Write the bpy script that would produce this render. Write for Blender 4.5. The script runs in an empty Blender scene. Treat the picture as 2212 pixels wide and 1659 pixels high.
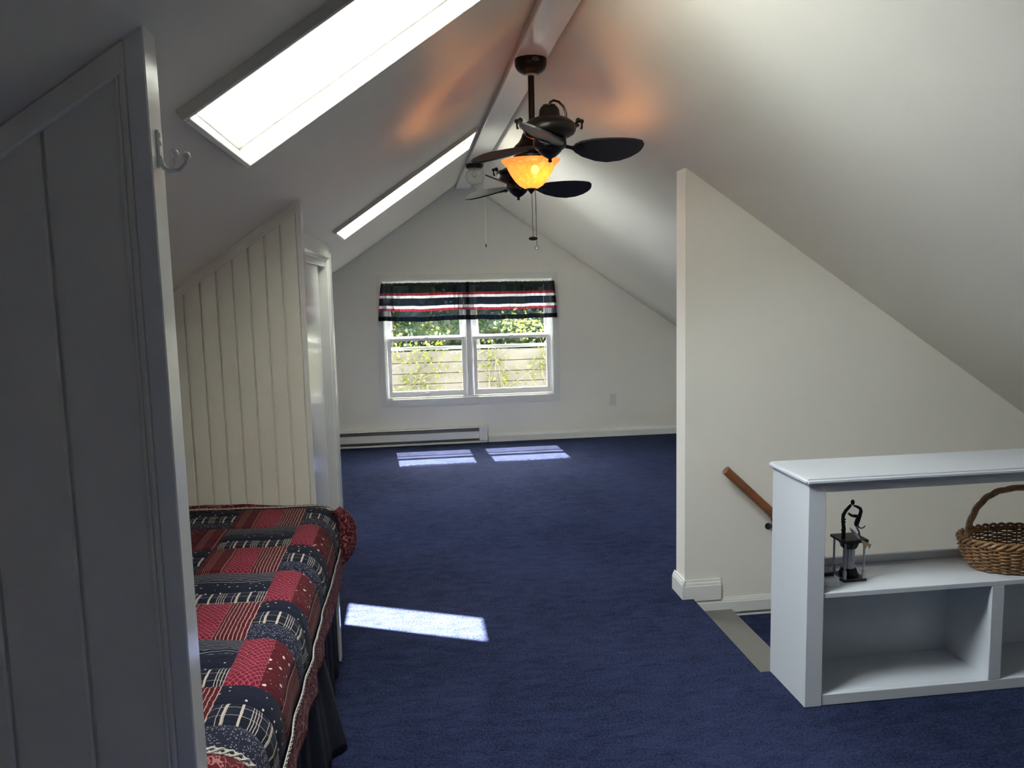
import bpy, bmesh, math, random
from mathutils import Vector, Matrix, noise
random.seed(7)
PI = math.pi
scene = bpy.context.scene
C = scene.collection

# ------------------------------------------------------------------ camera
F_PX = 1746.655
cam_data = bpy.data.cameras.new('camera')
cam_data.sensor_width = 36.0
cam_data.lens = 36.0 * F_PX / 2212.0
cam_data.clip_start = 0.05
cam_data.clip_end = 300
cam = bpy.data.objects.new('camera', cam_data)
C.objects.link(cam)
cr, cu, cf = (0.991861, -0.125208, -0.023117), (0.037607, 0.114627, 0.992697), (0.121644, 0.985487, -0.118402)
cam.matrix_world = Matrix(((cr[0], cu[0], -cf[0], 0.0), (cr[1], cu[1], -cf[1], 0.0), (cr[2], cu[2], -cf[2], 1.45), (0, 0, 0, 1)))
scene.camera = cam

# ------------------------------------------------------------------ sky, sun, exposure
SKY, SUN, EXPOSURE = 24.0, 120.0, 0.84
world = bpy.data.worlds.new('sky'); scene.world = world; world.use_nodes = True
wn = world.node_tree.nodes; wl = world.node_tree.links
bg = wn['Background']
sky = wn.new('ShaderNodeTexSky'); sky.sky_type = 'NISHITA'; sky.sun_disc = False
sky.sun_elevation = math.radians(55); sky.sun_rotation = 0.0; sky.dust_density = 3.0; sky.air_density = 1.0
hz = wn.new('ShaderNodeMix'); hz.data_type = 'RGBA'; hz.inputs[0].default_value = 0.93
wl.new(sky.outputs[0], hz.inputs[6]); hz.inputs[7].default_value = (0.95, 0.97, 0.965, 1)
wl.new(hz.outputs[2], bg.inputs[0]); bg.inputs[1].default_value = SKY
SUN_DIR = Vector((0.035, -0.70, -1.0)).normalized()
sd = bpy.data.lights.new('sun', 'SUN'); sd.energy = SUN; sd.angle = math.radians(0.55); sd.color = (1.0, 0.96, 0.90)
so = bpy.data.objects.new('sun', sd); C.objects.link(so)
so.rotation_euler = SUN_DIR.to_track_quat('-Z', 'Y').to_euler(); so.location = (0.3, 14, 12)
vs = scene.view_settings
vs.view_transform = 'Standard'; vs.look = 'None'; vs.exposure = EXPOSURE; vs.gamma = 1.0; vs.use_curve_mapping = False
scene.cycles.max_bounces = 12; scene.cycles.diffuse_bounces = 7; scene.cycles.glossy_bounces = 4
scene.cycles.transparent_max_bounces = 16; scene.cycles.transmission_bounces = 8
scene.cycles.caustics_reflective = False; scene.cycles.caustics_refractive = False
scene.cycles.sample_clamp_indirect = 12.0
scene.cycles.use_denoising = True

# ------------------------------------------------------------------ room numbers (metres; camera stands at x=0, y=0)
XR, ZR, S = 0.517, 2.432, 0.69          # ridge and roof slope
D = 7.537                               # inner face of the far gable wall
YB = -0.75                               # inner face of the gable behind the camera
XL, XRT = -1.62, 3.30                   # knee walls
NL = math.hypot(1, S)
ROOF_T = 0.34
def zl(x): return ZR - S * (XR - x)
def zr(x): return ZR - S * (x - XR)
UL = Vector((1 / NL, 0, S / NL)); NRM = Vector((-S / NL, 0, 1 / NL))        # left roof: up-slope and outward
def lp(x, y, d): return Vector((x, y, zl(x))) + NRM * d                     # point on the left roof, d outwards

# portals: guide rays to the openings the place has
def portal(name, c, ux, uy, sx, sy):
    l = bpy.data.lights.new(name, 'AREA'); l.shape = 'RECTANGLE'; l.size = sx; l.size_y = sy; l.cycles.is_portal = True
    o = bpy.data.objects.new(name, l); C.objects.link(o)
    ux = Vector(ux).normalized(); uy = Vector(uy).normalized(); uz = ux.cross(uy)
    o.matrix_world = Matrix(((ux.x, uy.x, uz.x, c[0]), (ux.y, uy.y, uz.y, c[1]), (ux.z, uy.z, uz.z, c[2]), (0, 0, 0, 1)))
SKYL = ((1.62, 2.20), (4.715, 5.29))
SX0, SX1 = -0.405, 0.398
portal('portal_window', (0.54, D + 0.115, 0.99), (1, 0, 0), (0, 0, -1), 1.58, 1.12)
for i_, (ya, yb) in enumerate(SKYL):
    portal('portal_skylight', lp((SX0 + SX1) / 2, (ya + yb) / 2, ROOF_T + 0.0), (0, 1, 0), -UL, yb - ya, (SX1 - SX0) * NL)

# ------------------------------------------------------------------ node helpers
class NB:
    def __init__(s, name):
        s.m = bpy.data.materials.new(name); s.m.use_nodes = True
        s.t = s.m.node_tree; s.n = s.t.nodes; s.l = s.t.links
        s.b = s.n['Principled BSDF']; s.out = s.n['Material Output']
    def put(s, sock, v):
        if hasattr(v, 'is_output'): s.l.new(v, sock)
        else:
            if isinstance(v, tuple) and len(v) == 3 and sock.type == 'RGBA': v = (*v, 1)
            sock.default_value = v
    def set(s, **k):
        for a, v in k.items(): s.put(s.b.inputs[a.replace('_', ' ')], v)
    def math(s, op, a, b=0.0, c=0.0, clamp=False):
        n = s.n.new('ShaderNodeMath'); n.operation = op; n.use_clamp = clamp
        s.put(n.inputs[0], a); s.put(n.inputs[1], b); s.put(n.inputs[2], c)
        return n.outputs[0]
    def co(s, kind='Object', scale=(1, 1, 1), loc=(0, 0, 0), rot=(0, 0, 0)):
        c = s.n.new('ShaderNodeTexCoord'); mp = s.n.new('ShaderNodeMapping')
        s.l.new(c.outputs[kind], mp.inputs[0]); mp.inputs['Scale'].default_value = scale
        mp.inputs['Location'].default_value = loc; mp.inputs['Rotation'].default_value = rot
        return mp.outputs[0]
    def sep(s, v):
        n = s.n.new('ShaderNodeSeparateXYZ'); s.l.new(v, n.inputs[0]); return n.outputs
    def noise(s, v, scale, detail=2, rough=0.5, dist=0.0):
        n = s.n.new('ShaderNodeTexNoise'); s.l.new(v, n.inputs['Vector']); n.inputs['Scale'].default_value = scale
        n.inputs['Detail'].default_value = detail; n.inputs['Roughness'].default_value = rough; n.inputs['Distortion'].default_value = dist
        return n.outputs[0]
    def voro(s, v, scale, rnd=1.0, out='Distance', feat='F1'):
        n = s.n.new('ShaderNodeTexVoronoi'); n.feature = feat; s.l.new(v, n.inputs['Vector']); n.inputs['Scale'].default_value = scale
        n.inputs['Randomness'].default_value = rnd; return n.outputs[out]
    def ramp(s, f, stops):
        n = s.n.new('ShaderNodeValToRGB'); s.l.new(f, n.inputs[0]); e = n.color_ramp.elements
        while len(e) < len(stops): e.new(0.5)
        for q, (p, c) in zip(e, stops): q.position = p; q.color = (*c, 1) if len(c) == 3 else c
        return n.outputs[0]
    def mix(s, f, a, b):
        n = s.n.new('ShaderNodeMix'); n.data_type = 'RGBA'
        s.put(n.inputs[0], f); s.put(n.inputs[6], a); s.put(n.inputs[7], b); return n.outputs[2]
    def bump(s, h, strength=0.2, dist=0.002):
        n = s.n.new('ShaderNodeBump'); s.put(n.inputs['Height'], h)
        n.inputs['Strength'].default_value = strength; n.inputs['Distance'].default_value = dist
        s.l.new(n.outputs[0], s.b.inputs['Normal'])
    def vadd(s, a, b):
        n = s.n.new('ShaderNodeVectorMath'); n.operation = 'ADD'; s.l.new(a, n.inputs[0]); s.put(n.inputs[1], b); return n.outputs[0]
def paint(name, col, rough=0.5, nscale=60, bump=0.05, var=0.03, stretch=(1, 1, 1), spec=0.5):
    b = NB(name); v = b.co('Object', stretch)
    n = b.noise(v, nscale, 4, 0.6); n2 = b.noise(v, 1.7, 3)
    lo = tuple(x * (1 - var) for x in col); hi = tuple(min(1, x * (1 + var)) for x in col)
    b.set(Base_Color=b.ramp(n2, ((0.3, lo), (0.7, hi))), Roughness=rough, Specular_IOR_Level=spec)
    b.bump(n, bump, 0.002)
    return b.m
def plain(name, col, rough=0.5, metal=0.0, nscale=40, var=0.12, bump=0.1, stretch=(1, 1, 1)):
    b = NB(name); v = b.co('Object', stretch); n = b.noise(v, nscale, 3, 0.6)
    lo = tuple(x * (1 - var) for x in col); hi = tuple(min(1, x * (1 + var)) for x in col)
    b.set(Base_Color=b.ramp(n, ((0.3, lo), (0.7, hi))), Roughness=rough, Metallic=metal); b.bump(n, bump, 0.001)
    return b.m
MT = {}
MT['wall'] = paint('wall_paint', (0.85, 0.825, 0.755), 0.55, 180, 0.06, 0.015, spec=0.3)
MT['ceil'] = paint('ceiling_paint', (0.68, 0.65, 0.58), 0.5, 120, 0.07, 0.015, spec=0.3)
MT['trim'] = paint('white_trim_paint', (0.76, 0.76, 0.73), 0.28, 90, 0.08, 0.02, (1, 1, 0.15))
MT['gloss'] = paint('glossy_white_paint', (0.76, 0.765, 0.74), 0.17, 70, 0.06, 0.02, (1, 1, 0.12))
MT['beam'] = paint('beam_paint', (0.74, 0.73, 0.71), 0.22, 30, 0.35, 0.03, (1, 0.12, 1))
MT['board'] = paint('board_paint', (0.79, 0.77, 0.69), 0.30, 60, 0.07, 0.03, (1, 1, 0.1))
MT['shelf'] = paint('shelf_paint', (0.60, 0.63, 0.67), 0.3, 80, 0.07, 0.02)
MT['nosing'] = paint('grey_floor_paint', (0.14, 0.135, 0.12), 0.3, 60, 0.06, 0.05)
MT['heater'] = paint('heater_enamel', (0.78, 0.78, 0.78), 0.3, 60, 0.03, 0.01)
MT['fins'] = plain('heater_dark_metal', (0.16, 0.155, 0.14), 0.5, 0.6)
MT['bronze'] = plain('oil_rubbed_bronze', (0.011, 0.008, 0.007), 0.36, 0.6, 30, 0.3)
MT['blade'] = plain('dark_wood_blade', (0.010, 0.008, 0.010), 0.55, 0.0, 14, 0.35, 0.1, (0.2, 1, 1))
MT['steel'] = plain('dull_steel', (0.46, 0.47, 0.50), 0.42, 0.75, 50, 0.2)
MT['iron'] = plain('blackened_iron', (0.035, 0.035, 0.038), 0.45, 0.8, 60, 0.3)
MT['brass'] = plain('chain_brass', (0.22, 0.19, 0.13), 0.35, 0.9, 50, 0.2)
MT['silver'] = plain('silver_disc', (0.55, 0.56, 0.57), 0.3, 0.9, 50, 0.1)
MT['card'] = plain('tan_card', (0.42, 0.31, 0.18), 0.8)
MT['oak'] = plain('stained_oak', (0.20, 0.075, 0.026), 0.35, 0.0, 22, 0.35, 0.1, (0.15, 1, 1))
MT['wicker'] = plain('wicker', (0.30, 0.165, 0.075), 0.55, 0.0, 60, 0.45, 0.3)
MT['white_metal'] = plain('white_enamel', (0.75, 0.75, 0.72), 0.25, 0.0, 50, 0.03)
MT['cover_white'] = plain('white_card_cover', (0.68, 0.70, 0.74), 0.4)
MT['cover_black'] = plain('black_cover', (0.012, 0.012, 0.014), 0.3)
MT['outlet'] = plain('outlet_plastic', (0.72, 0.71, 0.68), 0.35, 0, 40, 0.02)
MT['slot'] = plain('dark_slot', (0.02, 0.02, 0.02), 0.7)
MT['vinyl'] = paint('window_vinyl', (0.80, 0.80, 0.80), 0.3, 60, 0.02, 0.01)
MT['skirt'] = plain('navy_skirt_cloth', (0.005, 0.007, 0.017), 0.75, 0, 90, 0.35, 0.3)
MT['mattress'] = plain('mattress_cloth', (0.5, 0.5, 0.52), 0.8)
MT['cord'] = plain('white_cord', (0.6, 0.6, 0.56), 0.6)
MT['roofing'] = plain('roof_outer', (0.12, 0.11, 0.10), 0.9)
MT['bark'] = plain('pale_bark', (0.075, 0.064, 0.05), 0.8)
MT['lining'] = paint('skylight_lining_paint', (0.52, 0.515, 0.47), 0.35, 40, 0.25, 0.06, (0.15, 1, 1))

def carpet_mat(name, dark, light):
    b = NB(name); v = b.co('Object')
    fine = b.noise(v, 125, 4, 0.8); mid = b.noise(b.co('Object', (1, 2.4, 1)), 10, 5, 0.7, 0.8); big = b.noise(v, 1.4, 3, 0.5)
    t = b.math('ADD', b.math('MULTIPLY', fine, 0.70), b.math('ADD', b.math('MULTIPLY', mid, 0.26), b.math('MULTIPLY', big, 0.16)))
    b.set(Base_Color=b.ramp(t, ((0.46, dark), (0.66, light))), Roughness=0.95, Specular_IOR_Level=0.05, Sheen_Weight=0.10, Sheen_Roughness=0.3, Sheen_Tint=(0.30, 0.40, 0.85))
    b.bump(b.math('ADD', fine, b.math('MULTIPLY', mid, 0.5)), 1.0, 0.010)
    return b.m
MT['panel'] = plain('dark_wood_panelling', (0.16, 0.10, 0.06), 0.5, 0, 6, 0.4, 0.1, (4, 1, 0.2))
MT['carpet'] = carpet_mat('navy_carpet', (0.0030, 0.0044, 0.0140), (0.0430, 0.0540, 0.1250))

def glass_mat(name, tint=(0.97, 0.99, 0.98), refl=0.06):
    b = NB(name); tr = b.n.new('ShaderNodeBsdfTransparent'); b.put(tr.inputs[0], tint)
    gl = b.n.new('ShaderNodeBsdfGlossy'); gl.inputs['Roughness'].default_value = 0.02
    mx = b.n.new('ShaderNodeMixShader'); fr = b.n.new('ShaderNodeLayerWeight'); fr.inputs[0].default_value = 0.25
    b.l.new(b.math('MULTIPLY', fr.outputs['Fresnel'], refl / 0.1, clamp=True), mx.inputs[0])
    b.l.new(tr.outputs[0], mx.inputs[1]); b.l.new(gl.outputs[0], mx.inputs[2]); b.l.new(mx.outputs[0], b.out.inputs[0])
    return b.m
MT['glass'] = glass_mat('window_glass')
MT['screen'] = glass_mat('insect_screen_mesh', (0.74, 0.73, 0.71), 0.0)
MT['globe'] = glass_mat('clear_globe_glass', (0.95, 0.95, 0.93), 0.05)

# ------------------------------------------------------------------ mesh helpers
class MB:
    def __init__(s): s.v = []; s.f = []; s.uv = None
    def add(s, vs, fs):
        o = len(s.v); s.v += [Vector(p) for p in vs]; s.f += [tuple(i + o for i in f) for f in fs]; return s
    def hexa(s, p):       # p: 4 bottom, 4 top, counter-clockwise seen from outside top
        return s.add(p, [(3, 2, 1, 0), (4, 5, 6, 7), (0, 1, 5, 4), (1, 2, 6, 5), (2, 3, 7, 6), (3, 0, 4, 7)])
    def box(s, a, b):
        (x0, y0, z0), (x1, y1, z1) = a, b
        return s.hexa([(x0, y0, z0), (x1, y0, z0), (x1, y1, z0), (x0, y1, z0), (x0, y0, z1), (x1, y0, z1), (x1, y1, z1), (x0, y1, z1)])
    def prism(s, poly, off):   # planar polygon pushed by vector off
        off = Vector(off); n = len(poly); p = [Vector(q) for q in poly]
        return s.add(p + [q + off for q in p], [tuple(range(n - 1, -1, -1)), tuple(range(n, 2 * n))] + [(i, (i + 1) % n, (i + 1) % n + n, i + n) for i in range(n)])
    def tube(s, pts, r, n=8, cap=True):
        pts = [Vector(p) for p in pts]; rs = r if isinstance(r, (list, tuple)) else [r] * len(pts)
        o = len(s.v); up = None
        for i, p in enumerate(pts):
            t = (pts[min(i + 1, len(pts) - 1)] - pts[max(i - 1, 0)])
            t = t.normalized() if t.length > 1e-9 else Vector((0, 0, 1))
            if up is None:
                up = Vector((0, 0, 1)) if abs(t.z) < 0.9 else Vector((1, 0, 0))
            a = (up - t * up.dot(t)); a = a.normalized() if a.length > 1e-6 else t.orthogonal().normalized(); up = a
            bb = t.cross(a)
            for k in range(n):
                an = 2 * PI * k / n; s.v.append(p + (a * math.cos(an) + bb * math.sin(an)) * rs[i])
        for i in range(len(pts) - 1):
            for k in range(n):
                s.f.append((o + i * n + k, o + i * n + (k + 1) % n, o + (i + 1) * n + (k + 1) % n, o + (i + 1) * n + k))
        if cap:
            s.f.append(tuple(o + k for k in range(n - 1, -1, -1))); e = o + (len(pts) - 1) * n
            s.f.append(tuple(e + k for k in range(n)))
        return s
    def lathe(s, prof, c, n=32, closed=False, mod=None):   # prof: (r, z) from bottom to top, c: centre
        o = len(s.v); c = Vector(c)
        for (r, z) in prof:
            for k in range(n):
                a = 2 * PI * k / n; q = r * (mod(a, z) if mod else 1)
                s.v.append(c + Vector((q * math.cos(a), q * math.sin(a), z)))
        m = len(prof)
        for i in range(m - 1 if not closed else m):
            for k in range(n):
                j = (i + 1) % m
                s.f.append((o + i * n + k, o + i * n + (k + 1) % n, o + j * n + (k + 1) % n, o + j * n + k))
        if not closed:
            if prof[0][0] > 1e-6: s.f.append(tuple(o + k for k in range(n - 1, -1, -1)))
            if prof[-1][0] > 1e-6: s.f.append(tuple(o + (m - 1) * n + k for k in range(n)))
        return s
    def sphere(s, c, r, n=16, m=10, sc=(1, 1, 1)):
        o = len(s.v)
        for i in range(m + 1):
            t = PI * i / m
            for k in range(n):
                a = 2 * PI * k / n
                s.v.append(Vector((c[0] + r * sc[0] * math.sin(t) * math.cos(a), c[1] + r * sc[1] * math.sin(t) * math.sin(a), c[2] - r * sc[2] * math.cos(t))))
        for i in range(m):
            for k in range(n):
                s.f.append((o + i * n + k, o + i * n + (k + 1) % n, o + (i + 1) * n + (k + 1) % n, o + (i + 1) * n + k))
        return s
    def grid(s, fn, nu, nv, uvfn=None):
        o = len(s.v)
        if s.uv is None: s.uv = {}
        for j in range(nv + 1):
            for i in range(nu + 1):
                s.v.append(Vector(fn(i / nu, j / nv)))
                if uvfn: s.uv[len(s.v) - 1] = uvfn(i / nu, j / nv)
        w = nu + 1
        for j in range(nv):
            for i in range(nu): s.f.append((o + j * w + i, o + j * w + i + 1, o + (j + 1) * w + i + 1, o + (j + 1) * w + i))
        return s
    def xf(s, M):
        s.v = [M @ p for p in s.v]; return s
WLOC = {}
def mk(name, mb, mat, parent=None, smooth=False, bevel=0.0, solid=0.0, origin=None, seg=1):
    if bevel > 0:
        bm = bmesh.new(); vv = [bm.verts.new(p) for p in mb.v]
        for f in mb.f:
            try: bm.faces.new([vv[i] for i in f])
            except ValueError: pass
        bmesh.ops.bevel(bm, geom=list(bm.edges), offset=bevel, segments=seg, affect='EDGES', clamp_overlap=True)
        bmesh.ops.recalc_face_normals(bm, faces=bm.faces)
        bm.verts.index_update()
        V = [v.co.copy() for v in bm.verts]; Fc = [tuple(v.index for v in f.verts) for f in bm.faces]; bm.free()
    else: V, Fc = mb.v, mb.f
    if origin is None:
        lo = [min(p[i] for p in V) for i in range(3)]; hi = [max(p[i] for p in V) for i in range(3)]
        origin = Vector(((lo[0] + hi[0]) / 2, (lo[1] + hi[1]) / 2, lo[2]))
    origin = Vector(origin)
    me = bpy.data.meshes.new(name); me.from_pydata([tuple(p - origin) for p in V], [], Fc); me.update()
    if mb.uv and bevel == 0:
        uv = me.uv_layers.new(name='UVMap')
        for lo_ in me.loops:
            q = mb.uv.get(lo_.vertex_index)
            if q: uv.data[lo_.index].uv = q
    if bevel == 0:
        bm = bmesh.new(); bm.from_mesh(me); bmesh.ops.recalc_face_normals(bm, faces=bm.faces); bm.to_mesh(me); bm.free()
    if smooth:
        me.polygons.foreach_set('use_smooth', [True] * len(me.polygons)); me.set_sharp_from_angle(angle=math.radians(38))
    me.materials.append(MT[mat] if isinstance(mat, str) else mat)
    o = bpy.data.objects.new(name, me); C.objects.link(o)
    pw = Vector((0, 0, 0))
    if parent is not None: o.parent = parent; pw = WLOC[parent.name]
    o.location = origin - pw; WLOC[o.name] = origin
    if solid: md = o.modifiers.new('thickness', 'SOLIDIFY'); md.thickness = solid; md.offset = 0
    return o
def tag(o, label, cat, group=None, kind=None):
    o['label'] = label; o['category'] = cat
    if group: o['group'] = group
    if kind: o['kind'] = kind
    return o
def thing(name, label, cat, loc=(0, 0, 0), group=None, kind=None):
    o = bpy.data.objects.new(name, None); C.objects.link(o); o.location = loc; o.empty_display_size = 0.05
    WLOC[o.name] = Vector(loc); return tag(o, label, cat, group, kind)
def B(a, b): return MB().box(a, b)
def slab(us, vs_, holes, fn, t):
    """flat panel over cuts us x vs_ (cells listed in holes left open); fn(u, v, d) maps to space, t = thickness. Outer faces only."""
    m = MB(); idx = {}
    def vid(i, j, k):
        if (i, j, k) not in idx: idx[(i, j, k)] = len(m.v); m.v.append(Vector(fn(us[i], vs_[j], t * k)))
        return idx[(i, j, k)]
    nu, nv = len(us) - 1, len(vs_) - 1
    solid = lambda i, j: 0 <= i < nu and 0 <= j < nv and (i, j) not in holes
    for i in range(nu):
        for j in range(nv):
            if not solid(i, j): continue
            for k in (0, 1): m.f.append((vid(i, j, k), vid(i + 1, j, k), vid(i + 1, j + 1, k), vid(i, j + 1, k)))
            for (di, dj, a, b) in ((-1, 0, (i, j), (i, j + 1)), (1, 0, (i + 1, j), (i + 1, j + 1)), (0, -1, (i, j), (i + 1, j)), (0, 1, (i, j + 1), (i + 1, j + 1))):
                if not solid(i + di, j + dj): m.f.append((vid(*a, 0), vid(*b, 0), vid(*b, 1), vid(*a, 1)))
    return m

# ================================================================== STRUCTURE
ST = 'structure'
# floor with the stair opening; carpet on top
fl = slab([XL - 0.1, 1.25, XRT + 0.1], [YB - 0.1, 2.742, 3.52, D + 0.1], {(1, 1)}, lambda u, v, d: (u, v, -d), 0.05)
tag(mk('floor', fl, 'carpet', origin=(0, 0, 0)), 'navy blue wall to wall carpet on the attic floor', 'floor', kind=ST)
# roof slopes, thick enough to hold the skylight wells
us = [XL - 0.25, SX0 - 0.010, SX1 + 0.010, XR + 0.22]; vv = [YB - 0.15, *(y + e for (a, b) in SKYL for y, e in ((a, -0.012), (b, 0.012))), D + 0.15]
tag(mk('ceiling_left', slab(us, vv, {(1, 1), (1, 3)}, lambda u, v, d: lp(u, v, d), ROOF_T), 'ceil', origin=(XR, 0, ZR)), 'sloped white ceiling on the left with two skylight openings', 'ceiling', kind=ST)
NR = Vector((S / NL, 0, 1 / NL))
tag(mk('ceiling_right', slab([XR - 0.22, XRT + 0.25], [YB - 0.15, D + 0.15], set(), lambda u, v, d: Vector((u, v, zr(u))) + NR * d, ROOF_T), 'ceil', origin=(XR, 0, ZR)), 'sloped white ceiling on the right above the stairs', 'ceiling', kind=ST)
# ridge beam
tag(mk('ridge_beam', B((0.4503, YB, 2.353), (0.5811, D + 0.02, 2.52)), 'beam', bevel=0.004), 'white painted ridge beam running along the ceiling peak', 'beam', kind=ST)
# far gable wall around the window
WX0, WX1, WZ0, WZ1 = -0.245, 1.326, 0.440, 1.535
g = MB(); T = (0, 0.15, 0)
g.prism([(XL - .1, D, -.3), (WX0, D, -.3), (WX0, D, zl(WX0) + .2), (XL - .1, D, zl(XL - .1) + .2)], T)
g.prism([(WX0, D, -.3), (WX1, D, -.3), (WX1, D, WZ0), (WX0, D, WZ0)], T)
g.prism([(WX0, D, WZ1), (WX1, D, WZ1), (WX1, D, zr(WX1) + .2), (XR, D, ZR + .2), (WX0, D, zl(WX0) + .2)], T)
g.prism([(WX1, D, -.3), (XRT + .1, D, -.3), (XRT + .1, D, zr(XRT + .1) + .2), (WX1, D, zr(WX1) + .2)], T)
tag(mk('wall_back', g, 'wall', origin=(XR, D, 0)), 'pale grey gable wall holding the double window', 'wall', kind=ST)
g = MB().prism([(XL - .1, YB, -.3), (XRT + .1, YB, -.3), (XRT + .1, YB, zr(XRT) + .2), (XR, YB, ZR + .2), (XL - .1, YB, zl(XL) + .2)], (0, -0.15, 0))
tag(mk('wall_front', g, 'wall'), 'pale grey gable wall behind the viewpoint', 'wall', kind=ST)
tag(mk('wall_left', B((XL - 0.12, YB, -.3), (XL, D, zl(XL) + .1)), 'wall'), 'low knee wall under the left eave', 'wall', kind=ST)
tag(mk('wall_right', B((XRT, YB, -3), (XRT + 0.12, D, zr(XRT) + .1)), 'wall'), 'low knee wall under the right eave', 'wall', kind=ST)
# stair wall with its free end
YW, XW, TW = 3.4824, 1.2134, 0.119
g = MB().prism([(XW, YW, 0), (XW + .12, YW, -0.02), (XW + .12, YW, -3), (XRT + .1, YW, -3), (XRT + .1, YW, zr(XRT + .1) + .15), (XW, YW, zr(XW) + .15)], (0, TW, 0))
tag(mk('wall_stair', g, 'wall'), 'grey wall with a free end beside the stairs', 'wall', kind=ST)
# stairwell shell below the floor
tag(mk('wall_stairwell_near', B((1.15, 2.62, -3), (XRT + .1, 2.742, -0.05)), 'wall'), 'stairwell side wall below the bookcase', 'wall', kind=ST)
tag(mk('wall_stairwell_end', B((1.13, 2.742, -3), (1.25, YW, -0.05)), 'wall'), 'stairwell wall below the top landing', 'wall', kind=ST)
tag(mk('floor_lower', B((1.0, 2.5, -3.1), (XRT + .2, 3.7, -2.6)), 'nosing'), 'dim floor at the foot of the stairs', 'floor', kind=ST)
# stairs
st = thing('staircase', 'carpeted stairs going down behind the white bookcase', 'stairs', (1.25, 3.1, -0.06), kind=ST)
mk('landing_board', B((1.245, 2.742, -0.10), (1.44, YW - 0.012, -0.06)), 'nosing', st, bevel=0.008, seg=2)
for k in range(5):
    x0 = 1.43 + 0.235 * k; z = -0.097 - 0.19 * k
    mk('tread', B((x0, 2.745, z - 0.04), (x0 + 0.26, YW - 0.002, z)), 'carpet', st, bevel=0.01, seg=2)
    mk('riser', B((x0 + 0.002, 2.745, z - 0.001), (x0 + 0.018, YW - 0.002, z + (0.005 if k == 0 else 0.15))), 'nosing' if k == 0 else 'carpet', st)
# skirting boards
def moulded(pts, h, t, inward, name, label):
    """baseboard of two pieces with a stepped cap; pts: run along the wall, inward: normal per run"""
    r = thing(name, label, 'baseboard', pts[0], kind=ST)
    for (a, b), n in zip(zip(pts[:-1], pts[1:]), inward):
        a, b, n = Vector(a), Vector(b), Vector(n)
        d = (b - a).normalized()
        prof = [(0, 0), (t, 0), (t, h * .72), (t * .8, h * .78), (t * .8, h * .84), (t * .45, h * .93), (t * .4, h), (0, h)]
        e0 = d * 0.0; 
        mk('moulding', MB().prism([a - e0 + n * p + Vector((0, 0, q)) for p, q in prof], (b - a)), 'trim', r)
    return r
moulded([(0.69, D, 0.0), (XRT, D, 0.0)], 0.077, 0.014, [(0, -1, 0)], 'baseboard_back', 'white baseboard along the gable wall right of the heater')
moulded([(XW, YW + TW + 0.015, 0.0), (XW, YW - 0.015, 0.0)], 0.09, 0.016, [(-1, 0, 0)], 'baseboard_wall_end', 'white moulded baseboard on the free wall end')
moulded([(XW - 0.015, YW, -0.01), (1.384, YW, -0.01)], 0.095, 0.016, [(0, -1, 0)], 'baseboard_stair_top', 'short white baseboard block at the head of the stairs')
moulded([(XW + 0.05, YW, -0.078), (2.3, YW, -0.078)], 0.068, 0.010, [(0, -1, 0)], 'baseboard_stair', 'lower white baseboard along the stair wall')

# ------------------------------------------------------------------ near partition with wide boards (left foreground)
Y1, XP, TP = 1.245, -0.358, 0.056
p1 = thing('wall_partition_near', 'dim white board partition in the left foreground', 'partition', (-0.8, Y1, 0), kind=ST)
mk('core', MB().prism([(XL, Y1 + .014, 0), (XP - .004, Y1 + .014, 0), (XP - .004, Y1 + .014, zl(XP) + .02), (XL, Y1 + .014, zl(XL) + .02)], (0, TP - .028, 0)), 'board', p1)
xs = [XP - 0.036 - 0.115 * i for i in range(12)]
for a, b in zip(xs[1:], xs[:-1]):
    a2, b2 = a + 0.0022, b - 0.0022
    if a2 < XL: break
    for yy, th in ((Y1 + 0.004, 0.012), (Y1 + TP - 0.014, 0.012)):
        mk('plank', MB().prism([(a2, yy, 0.002), (b2, yy, 0.002), (b2, yy, zl(b2) + .01), (a2, yy, zl(a2) + .01)], (0, th, 0)), 'board', p1, bevel=0.0035)
# corner trim: flat casing, two small beads, and the painted end face
mk('end_casing', MB().prism([(XP - 0.028, Y1 - 0.004, 0), (XP, Y1 - 0.004, 0), (XP, Y1 - 0.004, zl(XP) + .005), (XP - 0.028, Y1 - 0.004, zl(XP - 0.028) + .005)], (0, TP + 0.004, 0)), 'gloss', p1, bevel=0.002)
for xx, w in ((XP - 0.0335, 0.009), (XP - 0.0425, 0.006)):
    mk('bead', MB().tube([(xx, Y1 + 0.002, 0), (xx, Y1 + 0.002, zl(xx) - 0.03)], w * .62, 8), 'board', p1, smooth=True)
mk('top_trim', MB().prism([(XL, Y1 - 0.006, zl(XL)), (XP - 0.028, Y1 - 0.006, zl(XP - 0.028)), (XP - 0.028, Y1 - 0.006, zl(XP - 0.028) - 0.042), (XL, Y1 - 0.006, zl(XL) - 0.042)], (0, 0.012, 0)), 'board', p1, bevel=0.003)

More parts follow.
